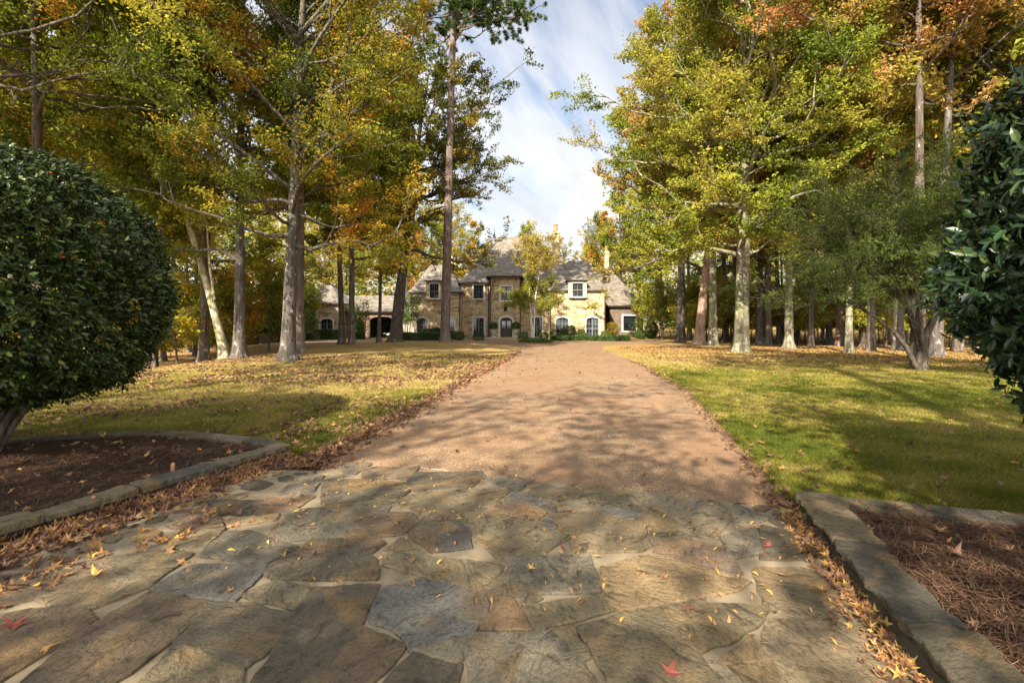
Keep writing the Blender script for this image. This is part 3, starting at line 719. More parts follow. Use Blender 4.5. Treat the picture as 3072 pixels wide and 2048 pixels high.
# ------------------------------------------------------------------ fallen leaves
def build_fallen():
    rng = np.random.default_rng(66)
    P, S, TT = [], [], []
    def put(x, y, z, size, t):
        P.append(np.c_[x, y, z]); S.append(size * np.ones(len(x))); TT.append(t)
    brown = lambda n, c=.38, s=.2: np.clip(rng.normal(c, s, n), 0, .97)
    # along the left edge of the drive
    n = 3900; y = 5.3 + 24 * rng.random(n) ** 1.6; x = edge_x(EDGE_L, y) + rng.normal(-.03, .12, n) * np.where(rng.random(n) < .25, 2.3, 1)
    put(x, y, gz(x, y) + .015 + .06 * rng.random(n) * np.exp(-((x - edge_x(EDGE_L, y)) / .15) ** 2), .10, brown(n, .36, .2))
    # drift at the foot of the left wall
    n = 2900; s = rng.random(n) ** 1.15 * 4.4; W = np.array(WALL_L[:3]); d = np.hypot(*np.diff(W, axis=0).T); cum = np.r_[0, np.cumsum(d)]
    q = np.abs(rng.normal(0, 1, n)) * (.10 + .13 * np.clip(s / 2, 0, 1.3)) + .01
    x = np.interp(s, cum, W[:, 0]) + q * .92; y = np.interp(s, cum, W[:, 1]) - q * .38
    put(x, y, .02 + .05 * rng.random(n) * np.exp(-(q / .16) ** 2), .095, brown(n, .42, .2))
    n = 900; x = rng.uniform(-3.7, -1.7, n); y = 2.3 + 2.2 * rng.random(n); k = rng.random(n) < np.clip((vnoise(x, y, .5, 31) - .42) * 2.2 * sstep(-1.6, -2.6, x), 0.015, 1)
    put(x[k], y[k], .022 + .012 * rng.random(k.sum()), .09, brown(k.sum(), .58, .2))
    # foot of the right wall
    n = 900; s = rng.random(n) * 2.9; W = np.array(WALL_R[:3]); d = np.hypot(*np.diff(W, axis=0).T); cum = np.r_[0, np.cumsum(d)]
    q = np.abs(rng.normal(0, .085, n)) + .005
    x = np.interp(s, cum, W[:, 0]) - q; y = np.interp(s, cum, W[:, 1]) + q * .25
    put(x, y, .02 + .035 * rng.random(n), .06, brown(n, .55, .18))
    # right edge of the drive
    n = 700; y = 4.2 + 17 * rng.random(n) ** 1.7; x = edge_x(EDGE_R, y) + rng.normal(-.04, .08, n)
    put(x, y, .02 + .02 * rng.random(n), .075, brown(n, .3, .17))
    # lawns
    n = 36000; y = 6.2 + 19 * rng.random(n) ** 1.05; x = rng.uniform(-1.1, .15, n) * y; c = vnoise(x, y, 1.1, 41) * .6 + vnoise(x, y, .35, 42) * .4
    k = (x < edge_x(EDGE_L, y) - .05) & ~in_poly(x, y, BED_L) & (rng.random(n) < np.clip((c - .30) * 2.4, .05, 1) * (.62 + .3 * sstep(12, 20, y)))
    x, y = x[k], y[k]; put(x, y, gz(x, y) + .025 + .02 * rng.random(len(x)), .105, brown(len(x), .34, .2))
    n = 9000; y = 4.3 + 20 * rng.random(n); x = rng.uniform(0, 1.1, n) * y; c = vnoise(x, y, .8, 43)
    k = (x > edge_x(EDGE_R, y)) & ~in_poly(x, y, BED_R) & (rng.random(n) < (.12 + .30 * sstep(14, 21, y)) * (.4 + 1.2 * c))
    x, y = x[k], y[k]; put(x, y, gz(x, y) + .028 + .015 * rng.random(len(x)), .095, brown(len(x), .42, .22))
    # drive, sparse; more toward the court
    n = 260; y = 4.8 + 30 * rng.random(n) ** 1.3; x = edge_x(EDGE_L, y) + (edge_x(EDGE_R, y) - edge_x(EDGE_L, y)) * rng.beta(.6, .7, n)
    put(x, y, .02 + .012 * rng.random(n), .085, brown(n, .33, .2))
    # flagstones, sparse
    n = 120; x = rng.uniform(-2.2, 2, n); y = 2.1 + 3 * rng.random(n)
    k = in_poly(x, y, FAR_EDGE + WALL_R[:2] + WALL_L[:2][::-1]); put(x[k], y[k], np.full(k.sum(), .036), .055, brown(k.sum(), .5, .25))
    # beds
    for poly, base, cnt in ((BED_L, .085, 520), (BED_R, .135, 90)):
        x = rng.uniform(-9 if poly is BED_L else 1.5, -2.7 if poly is BED_L else 5, cnt * 3); y = rng.uniform(1.8, 6.6, cnt * 3); k = in_poly(x, y, poly); x, y = x[k][:cnt], y[k][:cnt]
        put(x, y, bed_h(x, y, base) + .035, .085, brown(len(x), .45, .22))
    # under the trees
    n = 5200; x = rng.uniform(7, 34, n); y = rng.uniform(20, 34, n); k = rng.random(n) < litter(x, y); x, y = x[k], y[k]
    put(x, y, gz(x, y) + .03, .13, brown(len(x), .5, .2))
    P = np.concatenate(P); S = np.concatenate(S); TT = np.concatenate(TT)
    near = P[:, 1] < 13
    V1, F1 = star_leaves(rng, P[near], S[near], .42, .75)
    V2, F2 = leaf_quads(rng, P[~near], S[~near] * 1.0, 1.6, .8, .15)
    F2 = np.concatenate([F2[:, [0, 1, 2]], F2[:, [0, 2, 3]]])
    tint = np.concatenate([np.repeat(TT[near], 10), TT[~near], TT[~near]])
    tag(link('fallen_leaves', np_mesh('fallen_leaves', np.concatenate([V1, V2]), np.concatenate([F1, F2 + len(V1)]), M['leaf_dead'], False, {'tint': tint})),
        'brown and tan fallen leaves lying over lawns, driveway edges and wall foot', 'fallen leaves', None, 'stuff')
    # narrow willow-oak leaflets on the stone
    n = 560; x = rng.uniform(-2.4, 2.2, n); y = 2.05 + 3 * rng.random(n) ** 1.2
    k = in_poly(x, y, FAR_EDGE + WALL_R[:2] + WALL_L[:2][::-1]); x, y = x[k], y[k]; n = len(x)
    V, F = leaf_quads(rng, np.c_[x, y, np.full(n, .031)], .052, 2.6, .3, .14)
    tag(link('leaflets', np_mesh('leaflets', V, F, M['leaf_dead'], False, {'tint': np.clip(rng.normal(.68, .11, n), 0, .9)})),
        'tiny narrow yellow leaflets scattered over the flagstones', 'leaflets', None, 'stuff')
    # single large leaves one can point at
    def one(sx, sy, size, t, label, rz, z=.033):
        x, y = on_ground(sx, sy, z)
        r2 = np.random.default_rng(int(sx))
        V, F = star_leaves(r2, np.zeros((1, 3)), np.array([size]), .15, .5)
        V[:, 2] -= V[:, 2].min() - 0.002
        if not hasattr(t, '__len__'): t = [t] * 10
        o = link('fallen_leaf', np_mesh('fallen_leaf', V, F, M['leaf_dead'], False, {'tint': np.array(t, float)}))
        o.location = (x, y, z - .004); o.rotation_euler = (0, 0, rz)
        tag(o, label, 'leaf', 'single fallen leaves on the paving')
    one(1590, 1703, .125, [.9, .9, .92, .88, .75, .7, .74, .9, .92, .9], 'yellow star shaped leaf with reddish tips on the squarish flagstone', .4)
    one(2010, 2015, .125, .99, 'crimson five pointed leaf lying flat at the picture bottom', 1.3)
    one(1692, 1648, .09, .995, 'pinkish red leaf lying in the mortar joint above the squarish flagstone', .2)
    one(2062, 1828, .12, .22, 'dark maroon curled leaf on a seam of the tan flagstones', 2.0)
    one(2106, 1834, .11, .25, 'maroon crumpled leaf just right of another dark maroon leaf', 3.1)
    one(2308, 1635, .10, .99, 'bright red leaf in the shade near the coping wall', .9)
    one(1022, 1424, .085, .9, 'lone yellow leaf near the far left edge of the flagstones', 2.2)
    one(42, 1872, .12, .99, 'dark red leaf on shaded stone at the lower left corner', 1.0)
    one(692, 1768, .09, .72, 'orange tan leaf alone on a dark grey flagstone', .3)
    one(2275, 1580, .10, .7, 'orange curled leaf near the driveway end of the coping wall', 1.1)
    one(285, 1722, .13, .88, 'large pale yellow leaf outside the drift on the shaded flagstones', .5)
build_fallen()

# ------------------------------------------------------------------ small things in the left bed
def build_bed_things():
    x, y = on_ground(567, 1406, .1)
    t = thing('path_light', 'small black cylindrical garden light standing in the dark mulch bed', 'garden light', (x, y, .07))
    k = simple('black_metal', (.012, .012, .013), .4, .5)
    MB().lathe(0, 0, [(.024, 0), (.024, .085), (.021, .09)], 18).build('body', k, t)
    MB().lathe(0, 0, [(.027, .092), (.027, .108), (.02, .113)], 18).build('cap', k, t)
    wood = simple('raw_wood', (.34, .17, .08), .8, .2, .3, 30)
    for sx, sy, h, lab in ((518, 1413, .09, 'short orange brown wooden stake beside the black garden light'), (280, 1508, .06, 'stubby pale wooden peg in the mulch behind the coping')):
        x, y = on_ground(sx, sy, .1)
        b = MB(); b.box(-.016, .016, -.012, .012, -.05, h); b.add([(-.016, -.012, h), (.016, -.012, h), (.016, .012, h), (-.016, .012, h), (-.004, 0, h + .012), (.006, 0, h + .012)], [(0, 1, 5, 4), (1, 2, 5), (2, 3, 4, 5), (3, 0, 4)])
        o = b.build('wooden_stake', wood); o.location = (x, y, .09); o.rotation_euler = (.06, .05, .3)
        tag(o, lab, 'stake')
build_bed_things()
# ------------------------------------------------------------------ the house
def hx(zx, y): return at(800 + zx / 1.96, 0, y)[0]
def hz(zy, y): return at(0, 600 + zy / 1.96, y)[2]

def masonry(name, pal, bw, bh, mortar_c, ms=.02):
    m, nt, out = new_mat(name)
    v = objco(nt); s = nd(nt, 'ShaderNodeSeparateXYZ', {0: v})
    wob = math_(nt, 'MULTIPLY', math_(nt, 'SUBTRACT', noise(nt, v, .9, 2), .5), .12)
    vec = nd(nt, 'ShaderNodeCombineXYZ', {0: math_(nt, 'ADD', s.outputs[0], s.outputs[1]), 1: math_(nt, 'ADD', s.outputs[2], wob), 2: 0.0}).outputs[0]
    br = nd(nt, 'ShaderNodeTexBrick', {'Vector': vec, 'Color1': (0, 0, 0, 1), 'Color2': (1, 1, 1, 1), 'Mortar': (.5, .5, .5, 1), 'Scale': 1.0, 'Mortar Size': ms, 'Bias': 0.0, 'Brick Width': bw, 'Row Height': bh}, offset=.43, squash=1.5, squash_frequency=3)
    big = nd(nt, 'ShaderNodeTexBrick', {'Vector': vec, 'Color1': (0, 0, 0, 1), 'Color2': (1, 1, 1, 1), 'Mortar': (.5, .5, .5, 1), 'Scale': 1.0, 'Mortar Size': 0.0, 'Brick Width': bw * 1.7, 'Row Height': bh * 2}, offset=.37)
    f = math_(nt, 'ADD', math_(nt, 'MULTIPLY', br.outputs[0], .6), math_(nt, 'MULTIPLY', big.outputs[0], .4))
    c = ramp(nt, f, pal)
    st = noise(nt, v, 3.0, 6, .65)
    c = mixc(nt, ramp(nt, st, [(.35, .35), (.55, 0.0)]), c, [x * .45 for x in pal[1][1]])
    c = mixc(nt, math_(nt, 'MULTIPLY', br.outputs[1], .8), c, mortar_c)
    h = math_(nt, 'ADD', math_(nt, 'MULTIPLY', math_(nt, 'SUBTRACT', 1.0, br.outputs[1]), .8), math_(nt, 'MULTIPLY', st, .5))
    finish(nt, out, c, .9, .15, h, .8, .04)
    return m
def roof_mat():
    m, nt, out = new_mat('wood_shingle')
    v = objco(nt); s = nd(nt, 'ShaderNodeSeparateXYZ', {0: v})
    vec = nd(nt, 'ShaderNodeCombineXYZ', {0: math_(nt, 'ADD', s.outputs[0], math_(nt, 'MULTIPLY', s.outputs[1], .9)), 1: s.outputs[2], 2: 0.0}).outputs[0]
    br = nd(nt, 'ShaderNodeTexBrick', {'Vector': vec, 'Color1': (0, 0, 0, 1), 'Color2': (1, 1, 1, 1), 'Mortar': (.1, .1, .1, 1), 'Scale': 1.0, 'Mortar Size': .02, 'Brick Width': .34, 'Row Height': .17}, offset=.5)
    n = noise(nt, v, 1.3, 5, .6)
    f = math_(nt, 'ADD', math_(nt, 'MULTIPLY', br.outputs[0], .55), math_(nt, 'MULTIPLY', n, .45))
    c = ramp(nt, f, [(.1, (.085, .072, .06)), (.4, (.145, .122, .10)), (.65, (.20, .172, .14)), (.9, (.26, .225, .18))])
    saw = math_(nt, 'FRACT', math_(nt, 'DIVIDE', s.outputs[2], .17))
    c = mixc(nt, ramp(nt, saw, [(.78, 0.0), (.98, .75)]), c, (.05, .043, .038))
    finish(nt, out, c, .9, .15, math_(nt, 'ADD', math_(nt, 'MULTIPLY', saw, -.8), math_(nt, 'MULTIPLY', n, .3)), .8, .04)
    return m

def build_house():
    stone = masonry('house_fieldstone', [(.12, (.20, .14, .08)), (.28, (.38, .27, .145)), (.45, (.48, .36, .20)), (.58, (.56, .44, .27)), (.72, (.46, .31, .155)), (.88, (.60, .49, .33))], .44, .20, (.34, .27, .18))
    brick = masonry('house_brick', [(.2, (.17, .085, .05)), (.5, (.27, .14, .085)), (.8, (.36, .22, .14))], .24, .08, (.34, .29, .23), .012)
    brownbrick = masonry('brown_brick', [(.2, (.12, .085, .06)), (.5, (.17, .12, .085)), (.8, (.22, .16, .115))], .24, .08, (.18, .15, .12), .012)
    shingle = roof_mat()
    lime = simple('limestone_trim', (.62, .56, .45), .85, .2, .12, 5)
    cream = simple('dormer_stone', (.50, .41, .27), .85, .2, .15, 5)
    dark = simple('dark_fascia', (.035, .027, .022), .6, .3)
    frame_m = simple('grey_window_frame', (.12, .13, .14), .5, .4)
    dframe = simple('dark_window_frame', (.05, .055, .06), .5, .4)
    glass, nt, out = new_mat('window_glass')
    g = finish(nt, out, (.012, .015, .018), .04, .8)
    copper = simple('bronze_downspout', (.05, .033, .024), .5, .4, .2, 3, .3)
    wood = simple('dark_door_wood', (.045, .025, .017), .45, .4, .3, 12)
    clay = simple('clay_pot', (.42, .17, .085), .8, .2)
    green = simple('verdigris_metal', (.02, .045, .042), .5, .4, .2, 8, .4)

    T = thing('stone_house', 'large tan fieldstone house with steep grey shingle roofs at the end of the driveway', 'house', (hx(1410, 57), 57, 0))
    ox, oy = T.location[0], T.location[1]
    def put(mb, name, mat, parent=None, smooth=False):
        o = mb.build(name, mat, parent or T, smooth)
        if parent is None or parent is T: o.location = (-ox, -oy, 0)
        return o
    def arc(x0, x1, zs, za, n=10):
        """points of a segmental arch from (x1,zs) over to (x0,zs), crown at za"""
        c = (x0 + x1) / 2; r = (x1 - x0) / 2
        return [(c + r * math.cos(t), zs + (za - zs) * math.sin(t)) for t in np.linspace(0, PI, n + 1)]
    def facade(mb, x0, x1, z0, z1, y, ops, depth=.32):
        """front wall with real openings; ops: (x0, x1, z0, ztop, arch_rise)"""
        xs = sorted(set([x0, x1] + [v for o in ops for v in o[:2]])); zs = sorted(set([z0, z1] + [v for o in ops for v in o[2:4]]))
        for i in range(len(xs) - 1):
            for j in range(len(zs) - 1):
                cx, cz = (xs[i] + xs[i + 1]) / 2, (zs[j] + zs[j + 1]) / 2
                if any(o[0] < cx < o[1] and o[2] < cz < o[3] for o in ops): continue
                mb.add([(xs[i], y, zs[j]), (xs[i + 1], y, zs[j]), (xs[i + 1], y, zs[j + 1]), (xs[i], y, zs[j + 1])], [(0, 1, 2, 3)])
        for a, b, c, d, rise in ops:
            Y = y + depth
            mb.add([(a, y, c), (a, Y, c), (a, Y, d), (a, y, d)], [(0, 1, 2, 3)])
            mb.add([(b, y, c), (b, y, d), (b, Y, d), (b, Y, c)], [(0, 1, 2, 3)])
            mb.add([(a, y, c), (b, y, c), (b, Y, c), (a, Y, c)], [(0, 1, 2, 3)])
            if rise:
                A = arc(a, b, d - rise, d)
                h = len(A) // 2
                right = A[:h + 1]; left = A[h:]
                mb.add([(p[0], y, p[1]) for p in right] + [(b, y, d)], [tuple(range(len(right), -1, -1))])
                mb.add([(p[0], y, p[1]) for p in left] + [(a, y, d)], [tuple(range(len(left) + 1))])
                for p, q in zip(A[:-1], A[1:]):
                    mb.add([(p[0], y, p[1]), (q[0], y, q[1]), (q[0], Y, q[1]), (p[0], Y, p[1])], [(0, 1, 2, 3)])
            else:
                mb.add([(a, y, d), (a, Y, d), (b, Y, d), (b, y, d)], [(0, 1, 2, 3)])
    def surround(a, b, c, d, rise, y, parent, w=.17, sill=True, proud=.04, door=False):
        mb = MB(); y0, y1 = y - proud, y + .12
        zs = d - rise
        mb.box(a - w, a, y0, y1, c, zs); mb.box(b, b + w, y0, y1, c, zs)
        if rise:
            I = arc(a, b, zs, d); O = arc(a - w, b + w, zs, d + w)
            for k in range(len(I) - 1):
                q = [I[k], I[k + 1], O[k + 1], O[k]]
                v = [(p[0], y0, p[1]) for p in q] + [(p[0], y1, p[1]) for p in q]
                mb.add(v, [(0, 1, 2, 3), (4, 7, 6, 5), (0, 4, 5, 1), (1, 5, 6, 2), (2, 6, 7, 3), (3, 7, 4, 0)])
        else: mb.box(a - w, b + w, y0 - .01, y1, d, d + w)
        if sill: mb.box(a - w - .06, b + w + .06, y0 - .05, y1, c - .13, c)
        mb.build('stone_surround', lime, parent)
    def window(a, b, c, d, rise, y, cols, rows, fm, name='window', sill=True, w=.17, transom=None, inset=.15, leaves=2):
        """casement window or French door: frame mesh, with pane and surround as its sub-parts"""
        mb = MB(); y0, y1 = y + inset, y + inset + .09; f = .075
        zs = d - rise
        mb.box(a, a + f, y0, y1, c, zs); mb.box(b - f, b, y0, y1, c, zs); mb.box(a + f, b - f, y0, y1, c, c + f)
        if rise:
            I = arc(a + f, b - f, zs, d - f); O = arc(a, b, zs, d)
            for k in range(len(I) - 1):
                q = [I[k], I[k + 1], O[k + 1], O[k]]
                v = [(p[0], y0, p[1]) for p in q] + [(p[0], y1, p[1]) for p in q]
                mb.add(v, [(0, 1, 2, 3), (4, 7, 6, 5), (0, 4, 5, 1), (2, 6, 7, 3)])
        else: mb.box(a + f, b - f, y0, y1, d - f, d)
        topz = lambda x: (zs + (d - zs) * math.sqrt(max(0, 1 - ((x - (a + b) / 2) / ((b - a) / 2)) ** 2)) if rise else d) - f * .8
        if leaves == 2: mb.box((a + b) / 2 - .07, (a + b) / 2 + .07, y0 + .01, y1 - .01, c + f, topz((a + b) / 2))
        W = (b - a) / cols
        for i in range(1, cols):
            x = a + W * i
            if leaves == 2 and abs(x - (a + b) / 2) < .1: continue
            mb.box(x - .02, x + .02, y0 + .03, y1 - .02, c + f, topz(x))
        for j in range(1, rows):
            z = c + (zs - c if rise else d - c) * j / rows * (1.0 if not rise else 1.08)
            mb.box(a + f, b - f, y0 + .034, y1 - .024, z - .02, z + .02)
        if transom: mb.box(a + f, b - f, y0 + .005, y1 - .005, transom - .06, transom + .06)
        o = put(mb, name, fm)
        p = MB(); pts = [(a + .02, c + .02), (b - .02, c + .02)] + ([(q[0], q[1] - .02) for q in arc(a + .02, b - .02, zs, d)] if rise else [(b - .02, d - .02), (a + .02, d - .02)])
        p.add([(q[0], y0 + .055, q[1]) for q in pts], [tuple(range(len(pts)))])
        p.build('pane', glass, o)
        surround(a, b, c, d, rise, y, o, w, sill)
        return o
    def hip(name, x0, x1, y0, y1, ze, rx0, rx1, ry, zr, over=.42, flare=True, thick=.16, both=True):
        mb = MB()
        def ring(f, fl):
            # f 0 at the eave, 1 at the ridge
            return [(x0 - over + (rx0 - x0 + over) * f, y0 - over + (ry - y0 + over) * f), (x1 + over + (rx1 - x1 - over) * f, y0 - over + (ry - y0 + over) * f),
                    (x1 + over + (rx1 - x1 - over) * f, y1 + over + (ry + .02 - y1 - over) * f), (x0 - over + (rx0 - x0 + over) * f, y1 + over + (ry + .02 - y1 - over) * f)]
        prof = [(0, 0), (.07, .035), (.16, .105), (.3, .24), (1, 1)] if flare else [(0, 0), (1, 1)]
        zb = ze
        V = []
        for f, g in prof: V += [(x, y, zb + (zr - zb) * g) for x, y in ring(f, 0)]
        F = []
        for k in range(len(prof) - 1):
            for i in range(4):
                j = (i + 1) % 4; F.append((k * 4 + i, k * 4 + j, (k + 1) * 4 + j, (k + 1) * 4 + i))
        n = len(prof) * 4
        V += [(x, y, zb - .05) for x, y in ring(0, 0)]
        for i in range(4): F.append((n + i, n + (i + 1) % 4, (i + 1) % 4, i))
        F.append((n + 3, n + 2, n + 1, n)); F.append((n - 4, n - 3, n - 2, n - 1))
        mb.add(V, F)
        r = put(mb, 'roof', shingle)
        e = MB()
        e.box(x0 - over + .03, x1 + over - .03, y0 - over + .03, y0 - over + .09, zb - .05 - thick, zb - .052)
        e.box(x0 - over + .03, x0 - over + .09, y0 - over + .092, y1 + over - .05, zb - .05 - thick, zb - .052)
        e.box(x1 + over - .09, x1 + over - .03, y0 - over + .092, y1 + over - .05, zb - .05 - thick, zb - .052)
        e.box(x0 - over + .1, x1 + over - .1, y0 - over + .1, y0 + .2, zb - .12, zb - .07)
        e.build('fascia', dark, r)
        return r
    def block(mb, x0, x1, y0, y1, z0, z1, ops):
        facade(mb, x0, x1, z0, z1, y0, ops)
        mb.add([(x0, y1, z0), (x0, y0, z0), (x0, y0, z1), (x0, y1, z1)], [(0, 1, 2, 3)])
        mb.add([(x1, y0, z0), (x1, y1, z0), (x1, y1, z1), (x1, y0, z1)], [(0, 1, 2, 3)])
        mb.add([(x1, y1, z0), (x0, y1, z0), (x0, y1, z1), (x1, y1, z1)], [(0, 1, 2, 3)])
        mb.add([(x0, y0 + .4, z1 - .01), (x1, y0 + .4, z1 - .01), (x1, y1, z1 - .01), (x0, y1, z1 - .01)], [(0, 1, 2, 3)])
    G = -.15
    yl, yc, yb, yr, yw, yg, yk = 54.8, 57.0, 56.2, 54.8, 59.5, 56.0, 58.0
    X = hx; Z = hz
    # --- left wing
    opL = [(X(884, yl), X(942, yl), .05, Z(694, yl), .32), (X(1040, yl), X(1103, yl), .05, Z(690, yl), .32), (X(961, yl), X(1014, yl), Z(578, yl), Z(493, yl), 0)]
    w = MB(); block(w, X(845, yl), X(1140, yl), yl, 66, G, Z(538, yl), opL[:2]); put(w, 'wall', stone)
    # --- centre
    opC = [(X(1217, yc), X(1275, yc), Z(579, yc), Z(501, yc), 0), (X(1217, yc), X(1278, yc), .12, Z(692, yc), 0), (X(1560, yc), X(1618, yc), .12, Z(690, yc), 0), (X(1606, yc), X(1650, yc), Z(590, yc), Z(505, yc), 0)]
    w = MB(); block(w, X(1141, yc), X(1659, yc), yc, 68, G, Z(482, yc), opC); put(w, 'wall', stone)
    # --- entrance bay
    opB = [(X(1374, yb), X(1444, yb), .13, Z(690, yb), .42), (X(1378, yb), X(1440, yb), Z(590, yb), Z(508, yb), 0)]
    w = MB(); block(w, X(1312, yb), X(1494, yb), yb, yc + .3, G, Z(445, yb), opB); put(w, 'wall', stone)
    # --- right wing
    opR = [(X(1702, yr), X(1775, yr), .02, Z(690, yr), .32), (X(1879, yr), X(1953, yr), .02, Z(690, yr), .32)]
    w = MB(); block(w, X(1662, yr), X(1992, yr), yr, 66, G, Z(528, yr), opR); put(w, 'wall', stone)
    # --- stone garage block
    opG = [(X(317, yg), X(388, yg), .05, Z(697, yg), .3)]
    w = MB(); block(w, X(272, yg), X(430, yg), yg, 64, G, Z(604, yg), opG); put(w, 'wall', stone)
    # --- brick carport and low brick end, brown brick wing
    w = MB(); opK = [(X(606, yk), X(745, yk), G + .02, Z(684, yk), .55)]
    block(w, X(431, yk), X(846, yk), yk, 65, G, Z(652, yk), opK); put(w, 'brick_wall', brick); w = MB()
    block(w, X(205, yk), X(271, yk), yk, 63, G, Z(655, yk), [])
    put(w, 'brick_wall', brick)
    w = MB(); opW = [(X(2096, yw), X(2172, yw), Z(770, yw), Z(680, yw), 0)]
    block(w, X(2020, yw), X(2205, yw), yw, 67, G, Z(618, yw), opW); put(w, 'brown_brick_wall', brownbrick); w = MB()
    block(w, X(2206, yw), X(2228, yw), yw + 1.2, 66, G, Z(655, yw), [])
    put(w, 'brown_brick_wall', brownbrick)
    # carport interior, dark because it is roofed and closed behind
    c = MB(); x0, x1 = X(606, yk) - .6, X(745, yk) + .6
    c.box(x0, x1, yk + 5.2, yk + 5.3, G, 3.2); c.box(x0 - .1, x0, yk + .33, yk + 5.2, G, 3.2); c.box(x1, x1 + .1, yk + .33, yk + 5.2, G, 3.2)
    put(c, 'carport_interior', simple('plain_render', (.10, .09, .08)))
    # --- roofs
    hip('roof', X(845, yl), X(1140, yl), yl, 66, Z(538, yl), X(962, 60), X(1072, 60), 60.2, Z(378, 60), .26)
    hip('roof', X(1141, yc), X(1725, yc), yc, 68, Z(482, yc), X(1338, 62.3), X(1532, 62.3), 62.4, Z(217, 62.3))
    hip('roof', X(1312, yb), X(1494, yb), yb, 62, Z(445, yb), X(1385, 59), X(1440, 59), 59.2, Z(300, 59))
    hip('roof', X(1662, yr), X(1992, yr), yr, 66, Z(528, yr), X(1775, 60), X(1897, 60), 60.2, Z(355, 60), .26)
    hip('roof', X(1664, 58), X(1790, 58), 57.6, 66, Z(470, 58), X(1690, 61), X(1765, 61), 61, Z(378, 61))
    hip('roof', X(1940, yw), X(2205, yw), yw, 67, Z(618, yw), X(1950, 63), X(2030, 63), 63.2, Z(412, 63))
    hip('roof', X(2206, yw), X(2230, yw), yw + 1.2, 66, Z(655, yw), X(2208, 62), X(2212, 62), 63, Z(618, 62), .3)
    hip('roof', X(272, yg), X(430, yg), yg, 64, Z(604, yg), X(330, 60), X(380, 60), 60, Z(500, 60))
    hip('roof', X(431, yk), X(846, yk), yk, 65, Z(652, yk), X(470, 61.5), X(846, 61.5), 61.5, Z(562, 61.5))
    hip('roof', X(205, yk), X(268, yk), yk, 63, Z(655, yk), X(255, 60), X(266, 60), 60.3, Z(600, 60), .35)
    # --- dormers
    for a, b, c0, d0, y, lab in ((961, 1014, 578, 493, yl, 0), (1795, 1858, 568, 490, yr, 1)):
        m = MB(); x0, x1 = X(a, y), X(b, y); z0, z1 = Z(c0, y), Z(d0, y)
        # the stone face of the dormer carries the window
        ys = y; y = y - .29; zb = z0 - .14
        facade(m, x0 - .42, x1 + .42, zb, z1 + .28, y, [(x0, x1, z0, z1, 0)], .24)
        m.box(x0 - .42, x0 - .3, y + .002, ys + 2.4, zb, z1 + .28); m.box(x1 + .3, x1 + .42, y + .002, ys + 2.4, zb, z1 + .28); m.box(x0 - .3, x1 + .3, y + .25, ys - .001, zb, zb + .1)
        d = put(m, 'dormer', cream if lab else stone)
        r = MB(); r.box(x0 - .62, x1 + .62, y - .28, y + 3.2, z1 + .283, z1 + .37); r.build('flat_roof', dark, d)
        window(x0, x1, z0, z1, 0, y, 4, 4, dframe, 'dormer_window', True, .10, None, .07)
    # --- windows and doors
    for o in opL[:2]: window(*o, yl, 4, 4, dframe, 'arched_window', False)
    window(*opC[0], yc, 4, 4, dframe, 'upper_window'); window(*opC[3], yc, 2, 4, dframe, 'upper_window')
    window(*opC[1], yc, 4, 4, frame_m, 'french_door', False); window(*opC[2], yc, 4, 4, frame_m, 'french_door', False)
    window(*opB[1], yb, 4, 4, dframe, 'upper_window')
    for o in opR: window(*o, yr, 4, 4, frame_m, 'arched_window', False, transom=Z(755, yr))
    window(*opG[0], yg, 4, 4, frame_m, 'arched_window', False)
    window(*opW[0], yw, 1, 1, dframe, 'picture_window', True, leaves=1)
    # front door
    a, b, c, d, rise = opB[0]
    m = MB(); m.box(a, b, yb + .28, yb + .36, c, d - .02)
    for xx in (a + .14, (a + b) / 2 + .08):
        ww = (b - a) / 2 - .22
        m.box(xx, xx + ww, yb + .255, yb + .28, c + .15, c + .95)
    dr = put(m, 'front_door', wood)
    g2 = MB()
    for xx in (a + .16, (a + b) / 2 + .09): g2.box(xx, xx + (b - a) / 2 - .25, yb + .262, yb + .279, c + 1.05, d - .42)
    g2.build('pane', glass, dr)
    h = MB(); h.box((a + b) / 2 - .05, (a + b) / 2 - .02, yb + .2, yb + .28, c + .95, c + 1.25); h.build('handle', copper, dr)
    surround(a, b, c, d, rise, yb, dr, .24, False, .07)
    # carport arch trim
    a, b, c, d, rise = opK[0]
    m = MB(); I = arc(a, b, d - rise, d); O = arc(a - .22, b + .22, d - rise, d + .22)
    for k in range(len(I) - 1):
        q = [I[k], I[k + 1], O[k + 1], O[k]]; v = [(p[0], yk - .03, p[1]) for p in q] + [(p[0], yk + .1, p[1]) for p in q]
        m.add(v, [(0, 1, 2, 3), (0, 4, 5, 1), (2, 6, 7, 3)])
    put(m, 'brick_arch', brick)
    # --- chimneys
    def chimney(px0, px1, y, ztop, zpot, zb):
        x0, x1 = X(px0, y), X(px1, y); m = MB(); w = x1 - x0
        m.box(x0, x1, y, y + .9, zb, ztop - .35); m.box(x0 - .07, x1 + .07, y - .07, y + .97, ztop - .35, ztop - .18); m.box(x0 - .02, x1 + .02, y - .02, y + .92, ztop - .18, ztop)
        o = put(m, 'chimney', stone)
        p = MB(); p.lathe((x0 + x1) / 2, y + .45, [(w * .36, ztop), (w * .34, ztop + .12), (w * .26, zpot - .3), (w * .34, zpot - .2), (w * .34, zpot - .1), (w * .2, zpot)], 12); p.build('chimney_pot', clay, o)
    chimney(1683, 1720, 60.5, Z(182, 60.5), Z(135, 60.5), 6)
    chimney(1990, 2012, 64, Z(300, 64), Z(268, 64), 6)
    chimney(1068, 1092, 64.5, Z(330, 64.5), Z(298, 64.5), 6)
